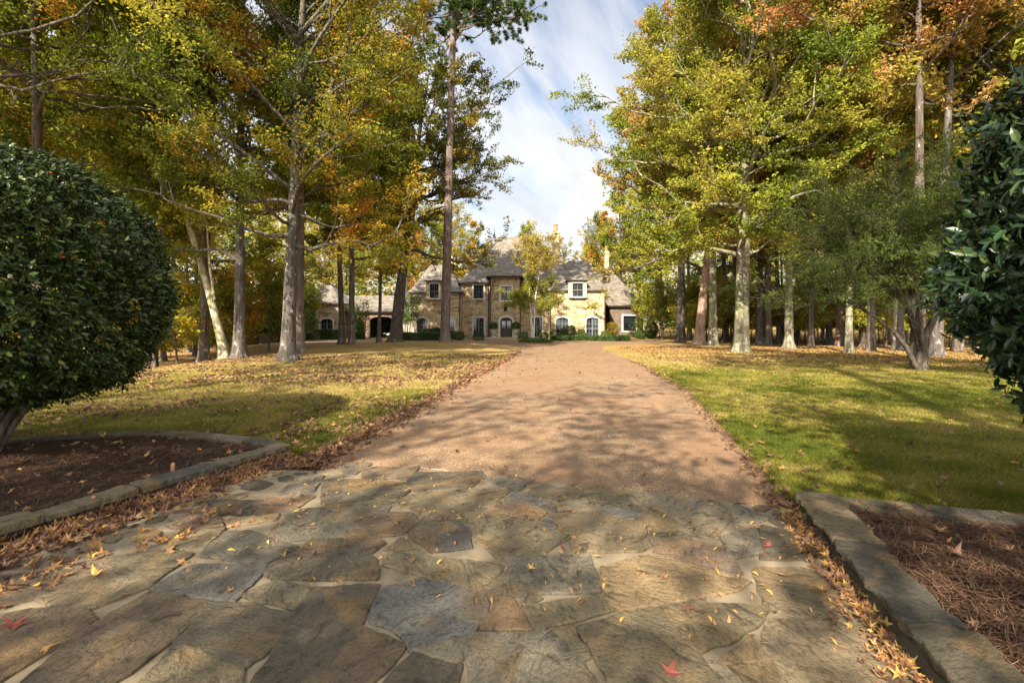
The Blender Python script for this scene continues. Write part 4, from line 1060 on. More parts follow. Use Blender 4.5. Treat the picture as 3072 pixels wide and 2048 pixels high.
    # --- ridge finials
    for px in (1339, 1531):
        x = X(px, 62.4); z = Z(217, 62.4)
        m = MB(); m.lathe(x, 62.4, [(.2, z - .15), (.2, z + .05), (.1, z + .12), (.15, z + .3), (.06, z + .45), (.09, z + .6), (.035, z + .75), (.008, z + 1.35)], 10); put(m, 'finial', green)
    # --- downspouts
    for px, y, zt in ((1136, yl, Z(545, yl)), (1304, yc - .0, Z(485, yc)), (1316, yb, Z(450, yb)), (1491, yb, Z(450, yb)), (1659, yc, Z(485, yc)), (1667, yr, Z(535, yr)), (1987, yr, Z(535, yr)), (277, yg, Z(610, yg))):
        x = X(px, y); m = MB(); m.box(x - .05, x + .05, y - .13, y - .03, .05, zt - .35)
        m.add([(x - .14, y - .2, zt), (x + .14, y - .2, zt), (x + .14, y - .02, zt), (x - .14, y - .02, zt), (x - .05, y - .13, zt - .35), (x + .05, y - .13, zt - .35), (x + .05, y - .03, zt - .35), (x - .05, y - .03, zt - .35)],
              [(0, 1, 2, 3), (4, 5, 1, 0), (5, 6, 2, 1), (6, 7, 3, 2), (7, 4, 0, 3)])
        put(m, 'downspout', copper)
    # --- lantern over the door
    x = X(1404, yb); zb, zt = Z(655, yb), Z(618, yb)
    m = MB(); m.lathe(x, yb - .45, [(.05, zb), (.2, zb + .12), (.24, zb + .5), (.27, zb + .52), (.1, zt - .06), (.03, zt)], 8); m.box(x - .02, x + .02, yb - .45, yb, zt - .12, zt - .08); m.box(x - .3, x + .3, yb - .04, yb + .0, zt - .2, zt - .14)
    l = put(m, 'wall_lantern', green)
    # --- steps
    m = MB(); m.box(X(1290, yb), X(1490, yb), yb - 1.9, yb - .02, G, .11); m.box(X(1280, yb), X(1500, yb), yb - 2.3, yb - 1.9, G, .04)
    put(m, 'entrance_step', simple('step_stone', (.40, .32, .23), .85, .2, .2, 4))
    return X, Z
HX, HZ = build_house()

def railing(x0, x1, y, label):
    t = thing('iron_railing', label, 'railing', (x0, y, 0), 0, 'iron railings before the house')
    k = simple('black_iron', (.012, .012, .012), .45, .4)
    b = MB(); n = int((x1 - x0) / .13)
    for i in range(n + 1):
        x = (x1 - x0) * i / n; b.box(x - .01, x + .01, -.01, .01, 0, .95)
    b.build('balusters', k, t)
    r = MB(); r.box(-.02, x1 - x0 + .02, -.02, .02, .951, .99); r.build('rail', k, t)
    r = MB(); r.box(0, x1 - x0, -.012, .012, .12, .15); r.build('rail', k, t)
railing(HX(1185, 53.5), HX(1208, 53.5), 53.5, 'short black iron railing left of the front door planter behind a clipped boxwood')
railing(HX(1502, 53.5), HX(1548, 53.5), 53.5, 'short black iron railing right of the front door behind the young pale barked tree')
def terrace_wall():
    t = simple('terrace_stone', (.36, .29, .2), .9, .15, .3, 2)
    b = MB(); rng = np.random.default_rng(4)
    x = -27.5
    while x < -20.5:
        L = rng.uniform(.35, .8)
        for k in range(3): b.box(x + .01, x + L - .01, 51 + rng.uniform(-.03, .03), 51.4, -.4 + k * .42, -.4 + k * .42 + .40)
        x += L
    tag(b.build('garden_wall', masonry('garden_stone', [(.2, (.16, .12, .08)), (.5, (.27, .2, .13)), (.8, (.36, .29, .2))], .5, .2, (.2, .17, .13))), 'low tan stone garden wall under the clipped holly trees beside the garage', 'wall')
terrace_wall()

def build_car():
    t = thing('parked_car', 'dark car parked in the shade of the brick carport', 'car', (HX(716, 60), 60.2, -.1))
    paint = simple('dark_paint', (.015, .016, .018), .2, .6, .1, 3); tyre = simple('rubber', (.015, .015, .015), .8, .2); gl = simple('car_glass', (.02, .022, .025), .05, .8, .05); lamp = simple('headlamp_glass', (.6, .62, .65), .1, .6, .05)
    # cross sections along the car (front toward the camera, -y)
    prof = [(-.05, .32, .62, .78), (.12, .25, .72, .88), (.9, .22, .86, .9), (1.5, .22, .98, .9), (2.3, .22, 1.02, .92), (3.6, .22, 1.05, .92), (4.3, .25, 1.0, .88), (4.5, .35, .9, .8)]
    V, F = [], []
    for y, z0, z1, hw in prof:
        V += [(-hw * .92, y, z0), (hw * .92, y, z0), (hw, y, z0 + .2), (hw * .97, y, z1 - .1), (hw * .82, y, z1), (-hw * .82, y, z1), (-hw * .97, y, z1 - .1), (-hw, y, z0 + .2)]
    for i in range(len(prof) - 1):
        for k in range(8): F.append((i * 8 + k, i * 8 + (k + 1) % 8, i * 8 + 8 + (k + 1) % 8, i * 8 + 8 + k))
    F += [tuple(range(7, -1, -1)), tuple(range(len(V) - 8, len(V)))]
    MB().add(V, F).build('body', paint, t, True)
    c = MB(); c.add([(-.74, 1.35, .97), (.74, 1.35, .97), (.6, 2.05, 1.5), (-.6, 2.05, 1.5), (-.6, 3.3, 1.52), (.6, 3.3, 1.52), (.72, 4.1, 1.02), (-.72, 4.1, 1.02)], [(0, 1, 2, 3), (3, 2, 5, 4), (4, 5, 6, 7), (0, 3, 4, 7), (1, 6, 5, 2)]); c.build('windscreen', gl, t)
    r = MB(); r.box(-.58, .58, 2.1, 3.25, 1.522, 1.55); r.build('roof_panel', paint, t)
    for sx in (-1, 1):
        MB().box(sx * .45, sx * .76, -.07, .05, .56, .7).build('headlight', lamp, t)
        for y in (.8, 3.5):
            w = MB().lathe(0, 0, [(.3, 0), (.33, .03), (.33, .19), (.3, .22)], 20); o = w.build('wheel', tyre, t); o.rotation_euler = (0, PI / 2, 0); o.location = (sx * .82 - .11, y, .33)
    MB().box(-.3, .3, -.08, -.03, .4, .5).build('number_plate', lamp, t)
build_car()
# ------------------------------------------------------------------ trees
def needles(rng, C0, D, n, L, w):
    """tufts of long needles: n per tuft, radiating round the shoot direction D"""
    m = len(C0)
    d = D[:, None, :] * .7 + rng.normal(0, .62, (m, n, 3)); d /= np.linalg.norm(d, axis=2, keepdims=True)
    l = L * rng.uniform(.7, 1.2, (m, n, 1))
    s = np.cross(d, rng.normal(size=(m, n, 3))); s /= np.linalg.norm(s, axis=2, keepdims=True) + 1e-9
    b = np.broadcast_to(C0[:, None, :], d.shape) + D[:, None] * rng.uniform(-.12, .05, (m, n, 1))
    V = np.stack([b - s * w * .4, b + d * l * .6 - s * w, b + d * l, b + d * l * .6 + s * w], 2).reshape(-1, 3)
    return V, np.arange(len(V)).reshape(-1, 4)

def tree_meshes(name, seed, H, r, cb, R, leaf, bark, tint=.5, nleaf=30000, lsize=.2, lean=(0, 0), nlimb=26, bend=.25, top=1.0,
                kind='broad', cone=False, bare=0, extra=(), twig_tubes=True, flat=.75, spread=.17, low=.15, squash=(1, 1), tsd=.11, taper=.86):
    rng = np.random.default_rng(seed)
    k = 18
    z = np.concatenate([[-.35, .0, .18, .5, 1.0], np.linspace(2.0, H, k - 5)])
    u = np.clip(z / H, 0, 1)
    wob = np.cumsum(rng.normal(0, bend, (k, 2)), axis=0) * (u[:, None]) * .45
    P = np.c_[np.outer(u ** 1.15, lean) + wob - wob[1], z]
    rad = r * (1 - taper * u ** .85) * (1 + .5 * np.exp(-np.clip(z, 0, None) / .3)) * rng.uniform(.96, 1.05, k)
    tv, tf = tubes(P[None], rad[None], 16)
    # buttressed, uneven foot
    a = np.arctan2(tv[:, 1], tv[:, 0]); ph = rng.uniform(0, 6, 3)
    f = 1 + (.16 * np.exp(-np.clip(tv[:, 2], 0, 9) / .35) + .03) * (np.sin(a * 4 + ph[0]) + .6 * np.sin(a * 7 + ph[1]))
    base = np.repeat(P, 16, axis=0)
    tv = base + (tv - base) * f[:, None]
    parts = [(tv, tf)]
    def on_trunk(zz): return np.c_[np.interp(zz, P[:, 2], P[:, 0]), np.interp(zz, P[:, 2], P[:, 1]), zz], np.interp(zz, P[:, 2], rad)
    uu = np.sort(rng.uniform(0, 1, nlimb) * .6 + np.linspace(0, 1, nlimb) * .4)
    zz = cb + (H * .985 - cb) * uu
    if kind == 'pine': prof = .55 + .55 * np.sin(PI * np.clip(.15 + uu * .8, 0, 1)); el = .05 + .75 * uu ** 2
    else: prof = np.clip(np.sin(PI * np.clip(.22 + .74 * uu * top, 0, .98)), .18, 1) ** .8; el = low + 1.0 * uu ** 1.3
    if cone: prof = 1.0 - .62 * uu ** .9
    az = np.arange(nlimb) * 2.4 + rng.normal(0, .5, nlimb); el = el + rng.normal(0, .14, nlimb)
    b0, rr = on_trunk(zz)
    L = R * prof * rng.uniform(.7, 1.12, nlimb)
    d = np.c_[np.cos(az) * np.cos(el) * squash[0], np.sin(az) * np.cos(el) * squash[1], np.sin(el)]
    s = np.linspace(0, 1, 8)[None, :, None]
    Q = b0[:, None, :] + d[:, None, :] * L[:, None, None] * s
    nz = rng.normal(0, .035, (nlimb, 8, 3)); nz[:, 0] = 0
    Q = Q + np.cumsum(nz, 1) * L[:, None, None]
    Q[..., 2] += (.18 * L[:, None] * (s[..., 0] ** 2)) * (1 if kind != 'pine' else .6)
    if extra:
        E = np.array([[[np.interp(t, np.linspace(0, 1, len(e)), [p[c] for p in e]) for c in range(3)] for t in np.linspace(0, 1, 8)] for e in extra], float)
        Q = np.concatenate([Q, E]); L = np.r_[L, np.linalg.norm(E[:, -1] - E[:, 0], axis=1)]
        rr = np.r_[rr, np.full(len(E), r * .42)]; nlimb = len(Q)
    lr = np.minimum(rr * .5, .018 * L + .012)
    if extra: lr[-len(extra):] = r * .34
    parts.append(tubes(Q, lr[:, None] * (1 - .8 * s[..., 0]), 7))
    live = np.arange(nlimb)
    ns = 6 if kind != 'pine' else 5
    S, pi, pt = spawn(rng, Q, ns, .22, 1.0, (L * .42)[:, None], .75, .12, 6, .07, .1, flat)
    parts.append(tubes(S, (np.clip(lr[pi] * .42, .006, .05))[:, None] * np.linspace(1, .3, 6)[None], 4))
    nt_ = 5 if kind != 'pine' else 4
    Lt = np.clip(L[pi] * .22, .45, 1.3)
    T, ti, tt = spawn(rng, S, nt_, .12, 1.0, Lt[:, None], .8, .1, 4, .08, .05, flat)
    if twig_tubes: parts.append(tubes(T, np.full((len(T), 1), .007) * np.linspace(1, .4, 4)[None], 3))
    V, F = join_tubes(parts)
    tm = np_mesh(name + '_trunk', V, F, bark, True)
    limb_of = pi[ti]
    keepers = np.arange(len(T))
    if bare:
        nb = set(rng.choice(nlimb, int(bare * nlimb), replace=False).tolist()); keepers = np.array([i for i in keepers if limb_of[i] not in nb])
    if kind == 'pine':
        C0 = np.concatenate([T[:, -1], T[:, 2], S[:, -1]]); D = np.concatenate([T[:, -1] - T[:, -2]] * 2 + [S[:, -1] - S[:, -2]])
        D /= np.linalg.norm(D, axis=1, keepdims=True) + 1e-9
        nn = max(6, nleaf // len(C0))
        V, F = needles(rng, C0, D, nn, lsize, lsize * .06)
        t = np.clip(np.repeat(rng.normal(tint, .12, len(C0)), nn) + rng.normal(0, .1, len(C0) * nn), 0, 1)
    else:
        i = keepers[rng.integers(0, len(keepers), nleaf)]; t = rng.uniform(.1, 1.15, nleaf) * 3
        j = np.clip(t.astype(int), 0, 2); w = (t - j)[:, None]
        p = T[i, j] * (1 - w) + T[i, j + 1] * w + rng.normal(0, spread, (nleaf, 3)) * np.array([1.1, 1.1, .45])
        V, F = leaf_quads(rng, p, lsize * rng.choice([.75, 1.0, 1.25], nleaf), .5)
        lt = rng.normal(0, tsd, nlimb); st = rng.normal(0, tsd * 1.1, len(S))
        t = np.clip(tint + lt[limb_of[i]] + st[ti[i]] + rng.normal(0, tsd * .75, nleaf), 0, 1)
    return tm, np_mesh(name + '_crown', V, F, leaf, False, {'tint': t})

def plant(name, label, cat, x, y, meshes, rz=0, sc=1.0, group=None, sink=.0):
    t = thing(name, label, cat, (x, y, float(gz(x, y)) - sink), rz, group)
    t.scale = (sc, sc, sc) if not hasattr(sc, '__len__') else sc
    link('trunk', meshes[0], t); link('crown', meshes[1], t)
    return t
def px(p, y): return (p - 1176) / 1111.0 * y
TM = tree_meshes

# the trees one can tell apart, nearest first
A = (px(660, 21), 21)
plant('sweetgum_tree', 'sweetgum with white flecked ridged trunk and orange sprays, nearest trunk on the leafy lawn', 'tree', *A,
      TM('sweetgum', 101, 21.5, .31, 4.6, 6.0, M['leaf_orange'], M['bark_oak'], .31, 115000, .122, (.9, .2), 46, .10, tsd=.13, bare=.12, low=.1, kind='broad',
         extra=[[(.2, 0, 8.5), (1.5, -.4, 9.6), (3.2, -.8, 10.6), (5.6, -1.0, 12.2)], [(.3, 0, 11), (1.6, -1.5, 12.6), (3.4, -2.0, 14.6), (5.4, -2.2, 17.5)], [(.2, 0, 6.4), (1.2, -1.6, 7.2), (2.6, -2.8, 7.9), (4.6, -3.4, 8.8)], [(.1, 0, 7.5), (-1.4, -2.0, 8.8), (-3.2, -3.0, 10.0), (-5.2, -3.4, 11.6)], [(.4, 0, 14), (2.2, .4, 16.6), (4.2, .6, 19), (6.0, .6, 22)]]))
plant('oak_tree', 'oak with pale upper trunk and long crooked limbs between the sweetgum and the leaning tree', 'tree', px(550, 23), 23,
      TM('oak', 102, 21.5, .28, 5.6, 7.0, M['leaf_green'], M['bark_oak'], .42, 85000, .135, (-.2, .4), 38, .10, bare=.1, low=.35,
         extra=[[(0, 0, 4.6), (-.9, -.2, 5.2), (-1.8, -.4, 5.0), (-3.2, -.6, 5.3), (-4.6, -1.0, 6.2)], [(-.1, 0, 7.5), (-1.6, -.5, 9.0), (-3.6, -1.2, 10.2), (-6.2, -2.2, 13.8), (-8.5, -3.4, 18.0)], [(0, .0, 6.2), (-1.4, -.2, 6.9), (-3.2, -.5, 7.9), (-4.6, -.8, 8.6)]]))
def leaning():
    tr = TM('leaning_tree', 103, 17, .21, 5.5, 4.6, M['leaf_green'], M['bark_moss'], .5, 34000, .14, (-5.5, .6), 20, .05,
            extra=[[(-.55, .05, 2.9), (-.75, .05, 4.2), (-.95, .1, 6.5), (-1.0, .2, 9.5), (-1.4, .3, 12.5)]])
    plant('leaning_tree', 'forked mossy tree leaning away from the oak at the edge of the dark wood', 'tree', px(517, 23.3), 23.3, tr)
leaning()
plant('pine_tree', 'tall bare trunked pine rising close behind the sweetgum trunk', 'tree', px(686, 27), 27,
      TM('pine_b', 104, 31, .31, 20, 4.0, M['leaf_pine'], M['bark_pine'], .4, 22000, .32, (.1, 0), 22, .03, kind='pine', taper=.6))
plant('pine_tree', 'solitary tall pine whose bare trunk crosses the house front and roof', 'tree', px(1022, 37.5), 37.5,
      TM('pine_a', 105, 31, .39, 23.0, 4.4, M['leaf_pine'], M['bark_pine'], .42, 100000, .30, (.85, 0), 24, .03, kind='pine', taper=.55,
         extra=[[(.68, 0, 24.0), (2.0, 0, 25.3), (4.2, -.2, 25.9), (5.0, -.2, 25.8), (6.3, -.3, 25.2)], [(.66, 0, 23.3), (1.6, 0, 24.6), (2.4, .1, 26.4), (2.9, .2, 28.6)]]), sink=.05)
plant('oak_tree', 'massive dark trunked oak with olive and rust foliage in front of the carport', 'tree', px(908, 42), 42,
      TM('oak_dark', 106, 23.5, .56, 5.4, 7.6, M['leaf_rust'], M['bark_dark'], .42, 76000, .19, (2.6, .5), 40, .12, low=-.05, squash=(1.0, .8)))
for i, (p, y, H, R, t, lab) in enumerate(((785, 35, 22, 5.2, .30, 'slender dark trunked tree with a pale lichened foot before the stone garage'), (808, 34.2, 22.5, 5.2, .36, 'slender black trunked tree, left neighbour of the thin grey one before the carport'))):
    plant('lawn_tree', lab, 'tree', px(p, y), y, TM('lawn_tree', 107 + i, H, .23, 4.8, R, M['leaf_green'], M['bark_dark'] if i else M['bark_oak'], t + .08, 52000, .21, (.3 * i - .6, 0), 30, .08, low=-.1))
plant('lawn_tree', 'thin grey trunked young tree standing before the carport arch', 'tree', px(870, 39), 39,
      TM('thin_tree', 110, 13, .17, 4.6, 3.2, M['leaf_rust'], M['bark_oak'], .42, 14000, .19, (.4, 0), 18, .08))
# right of the drive
plant('maple_tree', 'biggest pale flecked trunk on the right lawn, under bright yellow green foliage', 'tree', px(1703, 28), 28,
      TM('maple_a', 121, 26, .43, 5.2, 7.4, M['leaf_gold'], M['bark_lichen'], .40, 165000, .15, (.5, .3), 54, .09, low=.0,
         extra=[[(0, 0, 6.0), (-.6, -1.8, 6.5), (-1.0, -3.4, 6.6), (-1.6, -5.0, 6.2)], [(0, 0, 7.2), (.8, -1.8, 8.0), (1.8, -3.4, 8.4), (2.6, -4.8, 8.0)], [(0, 0, 9), (-.4, -2, 10.2), (-.6, -3.6, 11.2), (-.6, -5.2, 12)], [(0, 0, 12), (.4, -2, 13.4), (.9, -3.6, 14.6), (1.2, -5, 15.6)], [(0, 0, 5.6), (-2.0, -.6, 5.9), (-3.2, -1.0, 6.0), (-4.6, -1.4, 5.6)], [(0, 0, 15), (-.2, -1.8, 16.6), (-.4, -3.4, 18.4), (-.4, -4.4, 20)]]))
plant('maple_tree', 'straight lichen covered trunk beside the pinkish leaning trunk', 'tree', px(1638, 36), 36,
      TM('maple_b', 122, 26, .33, 5.5, 5.8, M['leaf_gold'], M['bark_lichen'], .40, 60000, .22, (.0, 0), 32, .06, low=-.05))
plant('pine_tree', 'leaning trunk with pinkish brown bark beside a lichen covered trunk', 'tree', px(1606, 39.5), 39.5,
      TM('pine_c', 123, 24, .40, 9, 5.0, M['leaf_gold'], M['bark_pinkish'], .6, 30000, .23, (2.6, 0), 26, .05, low=-.1))
plant('oak_tree', 'tall gold and green tree edging the sky gap beside the brown brick wing', 'tree', px(1562, 42), 42,
      TM('oak_gold', 124, 33, .38, 5.0, 7.5, M['leaf_gold'], M['bark_oak'], .42, 88000, .215, (.9, 0), 56, .06, low=-.12, cone=True))
plant('maple_tree', 'lichen spotted trunk standing behind the spreading limbs of the shrubby tree', 'tree', px(1812, 32), 32,
      TM('maple_c', 125, 25, .27, 6.0, 5.8, M['leaf_gold'], M['bark_lichen'], .50, 56000, .21, (.2, 0), 28, .06))
plant('maple_tree', 'short looking pale yellowish trunk below the shrubby tree foliage', 'tree', px(1950, 27), 27,
      TM('maple_d', 126, 22, .20, 8.0, 4.6, M['leaf_gold'], M['bark_lichen'], .52, 40000, .19, (.2, 0), 28, .06))
plant('oak_tree', 'dark straight trunk rising high behind the glossy evergreen bush', 'tree', px(2112, 22.5), 22.5,
      TM('oak_r', 127, 27, .26, 10.5, 5.6, M['leaf_gold'], M['bark_dark'], .62, 50000, .18, (.0, 0), 30, .04, low=.1))
plant('oak_tree', 'brown trunk curving up to a gold crown above the glossy evergreen bush', 'tree', px(2150, 24.5), 24.5,
      TM('oak_s', 128, 27, .28, 10.5, 5.8, M['leaf_gold'], M['bark_oak'], .64, 50000, .18, (1.6, 0), 30, .05, low=.1))
def spray_tree():
    # the low shrubby tree with several stems and fine foliage
    rng = np.random.default_rng(130); G_ = 1.32
    x, y = px(2110, 17.0), 17.0
    t = thing('wax_myrtle', 'low spreading many stemmed tree with fine olive green foliage and pale bare twigs', 'tree', (x, y, float(gz(x, y)) - .05))
    dirs = [(-2.6, -.3, 3.5), (-1.1, .5, 3.8), (.2, -.5, 4.2), (1.3, .3, 4.0), (2.3, -.2, 3.2), (-3.4, .4, 2.4), (-.4, 1.5, 3.8), (-2.0, -1.3, 3.0)]
    Q = []
    for i, d in enumerate(dirs):
        d = np.array(d) * np.array([1.05, 1.1, 1.35]); a = rng.uniform(0, 6.28); b0 = np.array([.16 * math.cos(i * .9), .13 * math.sin(i * .9), -.1])
        ts = np.linspace(0, 1, 9)[:, None]
        p = b0 + np.c_[ts * d[0] * ts ** .55, ts * d[1] * ts ** .55, np.sin(ts * PI / 2 * .92) * d[2] * .93] + np.cumsum(rng.normal(0, .035, (9, 3)), 0) * (ts > 0)
        Q.append(p)
    Q = np.array(Q)
    parts = [tubes(Q, np.linspace(.15, .035, 9)[None] * rng.uniform(.6, 1.1, (len(Q), 1)), 9)]
    L1, i1, _ = spawn(rng, Q, 13, .34, 1.0, 2.5, .8, .12, 7, .07, .05)
    L1 = L1[L1[:, :, 2].min(1) > 1.3]
    parts.append(tubes(L1, np.full((len(L1), 1), .022) * np.linspace(1, .3, 7)[None], 5))
    L2, i2, _ = spawn(rng, L1, 7, .15, 1.0, 1.5, .7, .05, 5, .08, -.05)
    L2 = L2[L2[:, :, 2].min(1) > 1.75]
    parts.append(tubes(L2, np.full((len(L2), 1), .009) * np.linspace(1, .4, 5)[None], 4))
    L3, i3, _ = spawn(rng, L2, 6, .1, 1.0, .55, .7, .02, 4, .08, -.05)
    parts.append(tubes(L3, np.full((len(L3), 1), .0035) * np.linspace(1, .5, 4)[None], 3))
    V, F = join_tubes(parts); link('trunk', np_mesh('trunk', V, F, M['bark_twig'], True), t)
    keep = np.nonzero((rng.random(len(L3)) < .82) & (L3[:, :, 2].min(1) > 2.0 + .5 * rng.random(len(L3))))[0]
    n = 150000; i = keep[rng.integers(0, len(keep), n)]; w = rng.uniform(0, 1.1, n) * 3; j = np.clip(w.astype(int), 0, 2); w = (w - j)[:, None]
    p = L3[i, j] * (1 - w) + L3[i, j + 1] * w + rng.normal(0, .05, (n, 3))
    V, F = leaf_quads(rng, p, .085, .1, .30, .05)
    link('crown', np_mesh('crown', V, F, M['leaf_myrtle'], False, {'tint': np.clip(rng.normal(.42, .2, n), 0, 1)}), t)
spray_tree()
def young_tree():
    rng = np.random.default_rng(131)
    x, y = HX(1565, 44), 44.0
    t = thing('young_tree', 'slim young tree with double pale trunk and airy gold foliage before the front door', 'tree', (x, y, -.05))
    Q = np.array([[(0, 0, 0), (-.03, 0, 1.2), (-.15, 0, 2.6), (-.3, 0, 4.0), (-.3, 0, 6), (-.1, 0, 7.6), (.1, 0, 9.2)], [(.06, .05, 0), (.12, .05, 1.3), (.16, .05, 2.6), (.25, .05, 4.2), (.6, .05, 6.3), (.9, .05, 8.4), (1.1, .05, 10.4)]])
    parts = [tubes(Q, np.array([[.1, .085, .075, .06, .035, .016, .005]] * 2), 9)]
    S, pi, _ = spawn(rng, Q, 26, .30, 1.0, 2.0, 1.2, .12, 6, .06, .06)
    k = np.clip((S[:, 0, 2] - 3.3) / 6, 0, 1); 
    c = S[:, :1]; S = c + (S - c) * (1.25 - .75 * k)[:, None, None]
    parts.append(tubes(S, np.full((len(S), 1), .017) * np.linspace(1, .3, 6)[None], 5))
    T, ti, _ = spawn(rng, S, 8, .15, 1.0, .75, .75, .15, 4, .07, .05)
    parts.append(tubes(T, np.full((len(T), 1), .006) * np.linspace(1, .5, 4)[None], 3))
    V, F = join_tubes(parts); link('trunk', np_mesh('trunk', V, F, M['bark_pale'], True), t)
    zt = T[:, -1, 2]
    wgt = np.where(zt < 6.2, 1.0, np.where(zt < 9.8, .55, .14)); wgt = wgt / wgt.sum()
    n = 24000; i = rng.choice(len(T), n, p=wgt); w = rng.uniform(0, 1.1, n) * 3; j = np.clip(w.astype(int), 0, 2); w = (w - j)[:, None]
    p = T[i, j] * (1 - w) + T[i, j + 1] * w + rng.normal(0, .11, (n, 3))
    V, F = leaf_quads(rng, p, .13, .3)
    tint = np.clip(np.where(p[:, 2] < 6.2, .38, .60) + rng.normal(0, .12, n), 0, 1)
    link('crown', np_mesh('crown', V, F, M['leaf_gold'], False, {'tint': tint}), t)
young_tree()

# ---- forest kinds: each built once, then copied with its parts
KINDS = {
 'gold': TM('wood_gold', 201, 24, .24, 7.0, 5.0, M['leaf_gold'], M['bark_dark'], .42, 19000, .225, (.6, .3), 26, .08, twig_tubes=False),
 'gold2': TM('wood_gold_b', 202, 26, .28, 9.0, 5.4, M['leaf_gold'], M['bark_oak'], .38, 19000, .225, (-.5, .4), 26, .08, twig_tubes=False),
 'green': TM('wood_green', 203, 23, .25, 5.0, 5.2, M['leaf_green'], M['bark_dark'], .38, 19000, .225, (.4, -.6), 28, .09, low=-.1, twig_tubes=False),
 'green2': TM('wood_green_b', 204, 21, .2, 6.0, 4.6, M['leaf_green'], M['bark_lichen'], .50, 19000, .225, (-.7, .2), 26, .09, twig_tubes=False),
 'rust': TM('wood_rust', 205, 22, .24, 6.5, 4.8, M['leaf_rust'], M['bark_dark'], .55, 19000, .225, (.5, .2), 26, .08, twig_tubes=False),
 'orange': TM('wood_orange', 206, 21, .22, 5.5, 4.8, M['leaf_orange'], M['bark_oak'], .42, 19000, .225, (-.3, .4), 26, .09, twig_tubes=False),
 'pine': TM('wood_pine', 207, 27, .26, 16, 3.4, M['leaf_pine'], M['bark_pine'], .42, 15000, .36, (.3, .2), 24, .04, kind='pine', twig_tubes=False, taper=.6),
}
UNDER = {
 'ygreen': TM('sapling', 211, 5.0, .06, .7, 2.0, M['leaf_gold'], M['bark_dark'], .32, 5200, .17, (.3, .2), 18, .06, twig_tubes=False, spread=.22),
 'orange': TM('sapling_b', 212, 4.4, .05, .6, 1.9, M['leaf_orange'], M['bark_dark'], .42, 4800, .17, (-.3, .2), 18, .06, twig_tubes=False, spread=.22),
 'green': TM('sapling_c', 213, 3.6, .05, .3, 2.0, M['leaf_green'], M['bark_dark'], .45, 5200, .17, (.2, -.2), 18, .06, twig_tubes=False, spread=.22),
}
_first = {}
rngp = np.random.default_rng(301)
def wood(kind, x, y, label, group, sc=None, table=KINDS, name='forest_tree', cat='tree'):
    s = sc or rngp.uniform(.88, 1.14); rz = rngp.uniform(0, 6.28)
    if (name, kind) not in _first:
        o = _first[(name, kind)] = plant(name, label, cat, x, y, table[kind], rz, s, group, .05)
    else:
        o = copy_tree(_first[(name, kind)]); o.location = (x, y, float(gz(x, y)) - .05); o.rotation_euler = (0, 0, rz); o.scale = (s, s, s * rngp.uniform(.94, 1.08))
        o['label'] = label; o['group'] = group
    return o
WL = ('tree of the shaded wood beyond the left lawn', 'trees of the wood left of the lawn')
WR = ('tree of the wood bordering the right lawn', 'trees of the wood right of the lawn')
WH = ('autumn tree standing behind the stone house', 'trees behind the house')
# left wood
LW = [('green', px(462, 25), 25.2), ('green', -18.5, 19), ('green2', -21, 24), ('gold', -25.5, 19), ('green', -30, 30), ('gold2', -28, 27), ('rust', -32, 36), ('green', -31, 33), ('gold', -32, 24), ('rust', -33, 44), ('gold', -31, 42), ('green', -36, 38), ('rust', -36, 50), ('green', -41, 45), ('gold', -40, 32), ('green', -38, 58), ('rust', -45, 52), ('green2', -34, 66), ('gold', -44, 66), ('green', -50, 60), ('pine', -38, 44)]
for k, x, y in LW: wood(k, x, y, *WL)
plant('wood_oak', 'tree beside the rounded holly, its trunk hidden and its limbs spreading over the top corner', 'tree', -18.6, 15.5,
      TM('corner_oak', 220, 22, .26, 6.8, 7.0, M['leaf_green'], M['bark_oak'], .42, 85000, .112, (1.0, .4), 34, .08, low=.1, bare=.08), 0, 1.0, 'trees of the wood left of the lawn')
# right wood
RW = [('gold2', px(1745, 40), 40), ('green', px(1765, 37), 37), ('gold', px(1790, 42), 42), ('green2', px(1585, 50), 50), ('gold', px(1668, 47), 47), ('pine', px(1690, 44), 44), ('gold', px(1862, 35), 35), ('green', px(2000, 29), 29), ('gold2', px(2064, 30), 30), ('rust', px(1985, 34), 34), ('gold', px(1905, 40), 40), ('pine', px(1930, 36), 36), ('gold', px(2200, 30), 30), ('gold2', px(2260, 26), 26), ('orange', px(2320, 32), 32), ('gold', px(2140, 36), 36), ('green2', px(2080, 40), 40), ('gold2', px(1830, 48), 48), ('rust', px(1760, 52), 52), ('gold', px(1700, 56), 56), ('green', px(1640, 60), 60), ('gold2', px(1560, 62), 62), ('orange', px(1950, 50), 50), ('gold', px(2040, 50), 50), ('green2', px(1890, 56), 56), ('gold', px(2160, 48), 48), ('gold2', px(2280, 44), 44), ('pine', px(2100, 46), 46), ('green', px(1520, 72), 72), ('gold', px(1800, 64), 64), ('rust', px(1980, 64), 64), ('gold2', px(2120, 60), 60), ('gold', px(2380, 38), 38), ('gold2', px(2460, 27), 27), ('gold', px(2400, 24), 24), ('orange', px(2540, 34), 34), ('orange', px(2420, 52), 52)]
for k, x, y in RW: wood(k, x, y, *WR)
# behind the house
for k, p, y, s in (('orange', 1085, 76, .80), ('orange', 1130, 84, .74), ('gold2', 1030, 82, .84), ('gold2', 985, 80, .85), ('rust', 930, 78, .9), ('green2', 1205, 80, .84), ('orange', 1245, 84, .72), ('gold', 1285, 82, .68), ('green', 870, 80, .95), ('rust', 800, 78, .95), ('gold', 740, 74, .95), ('orange', 1390, 78, .86), ('green2', 1355, 84, .76), ('green', 1430, 76, 1.0), ('gold', 1470, 80, 1.0), ('green', 680, 80, 1.0), ('pine', 1375, 90, .82)):
    wood(k, px(p, y), y, *WH, s)
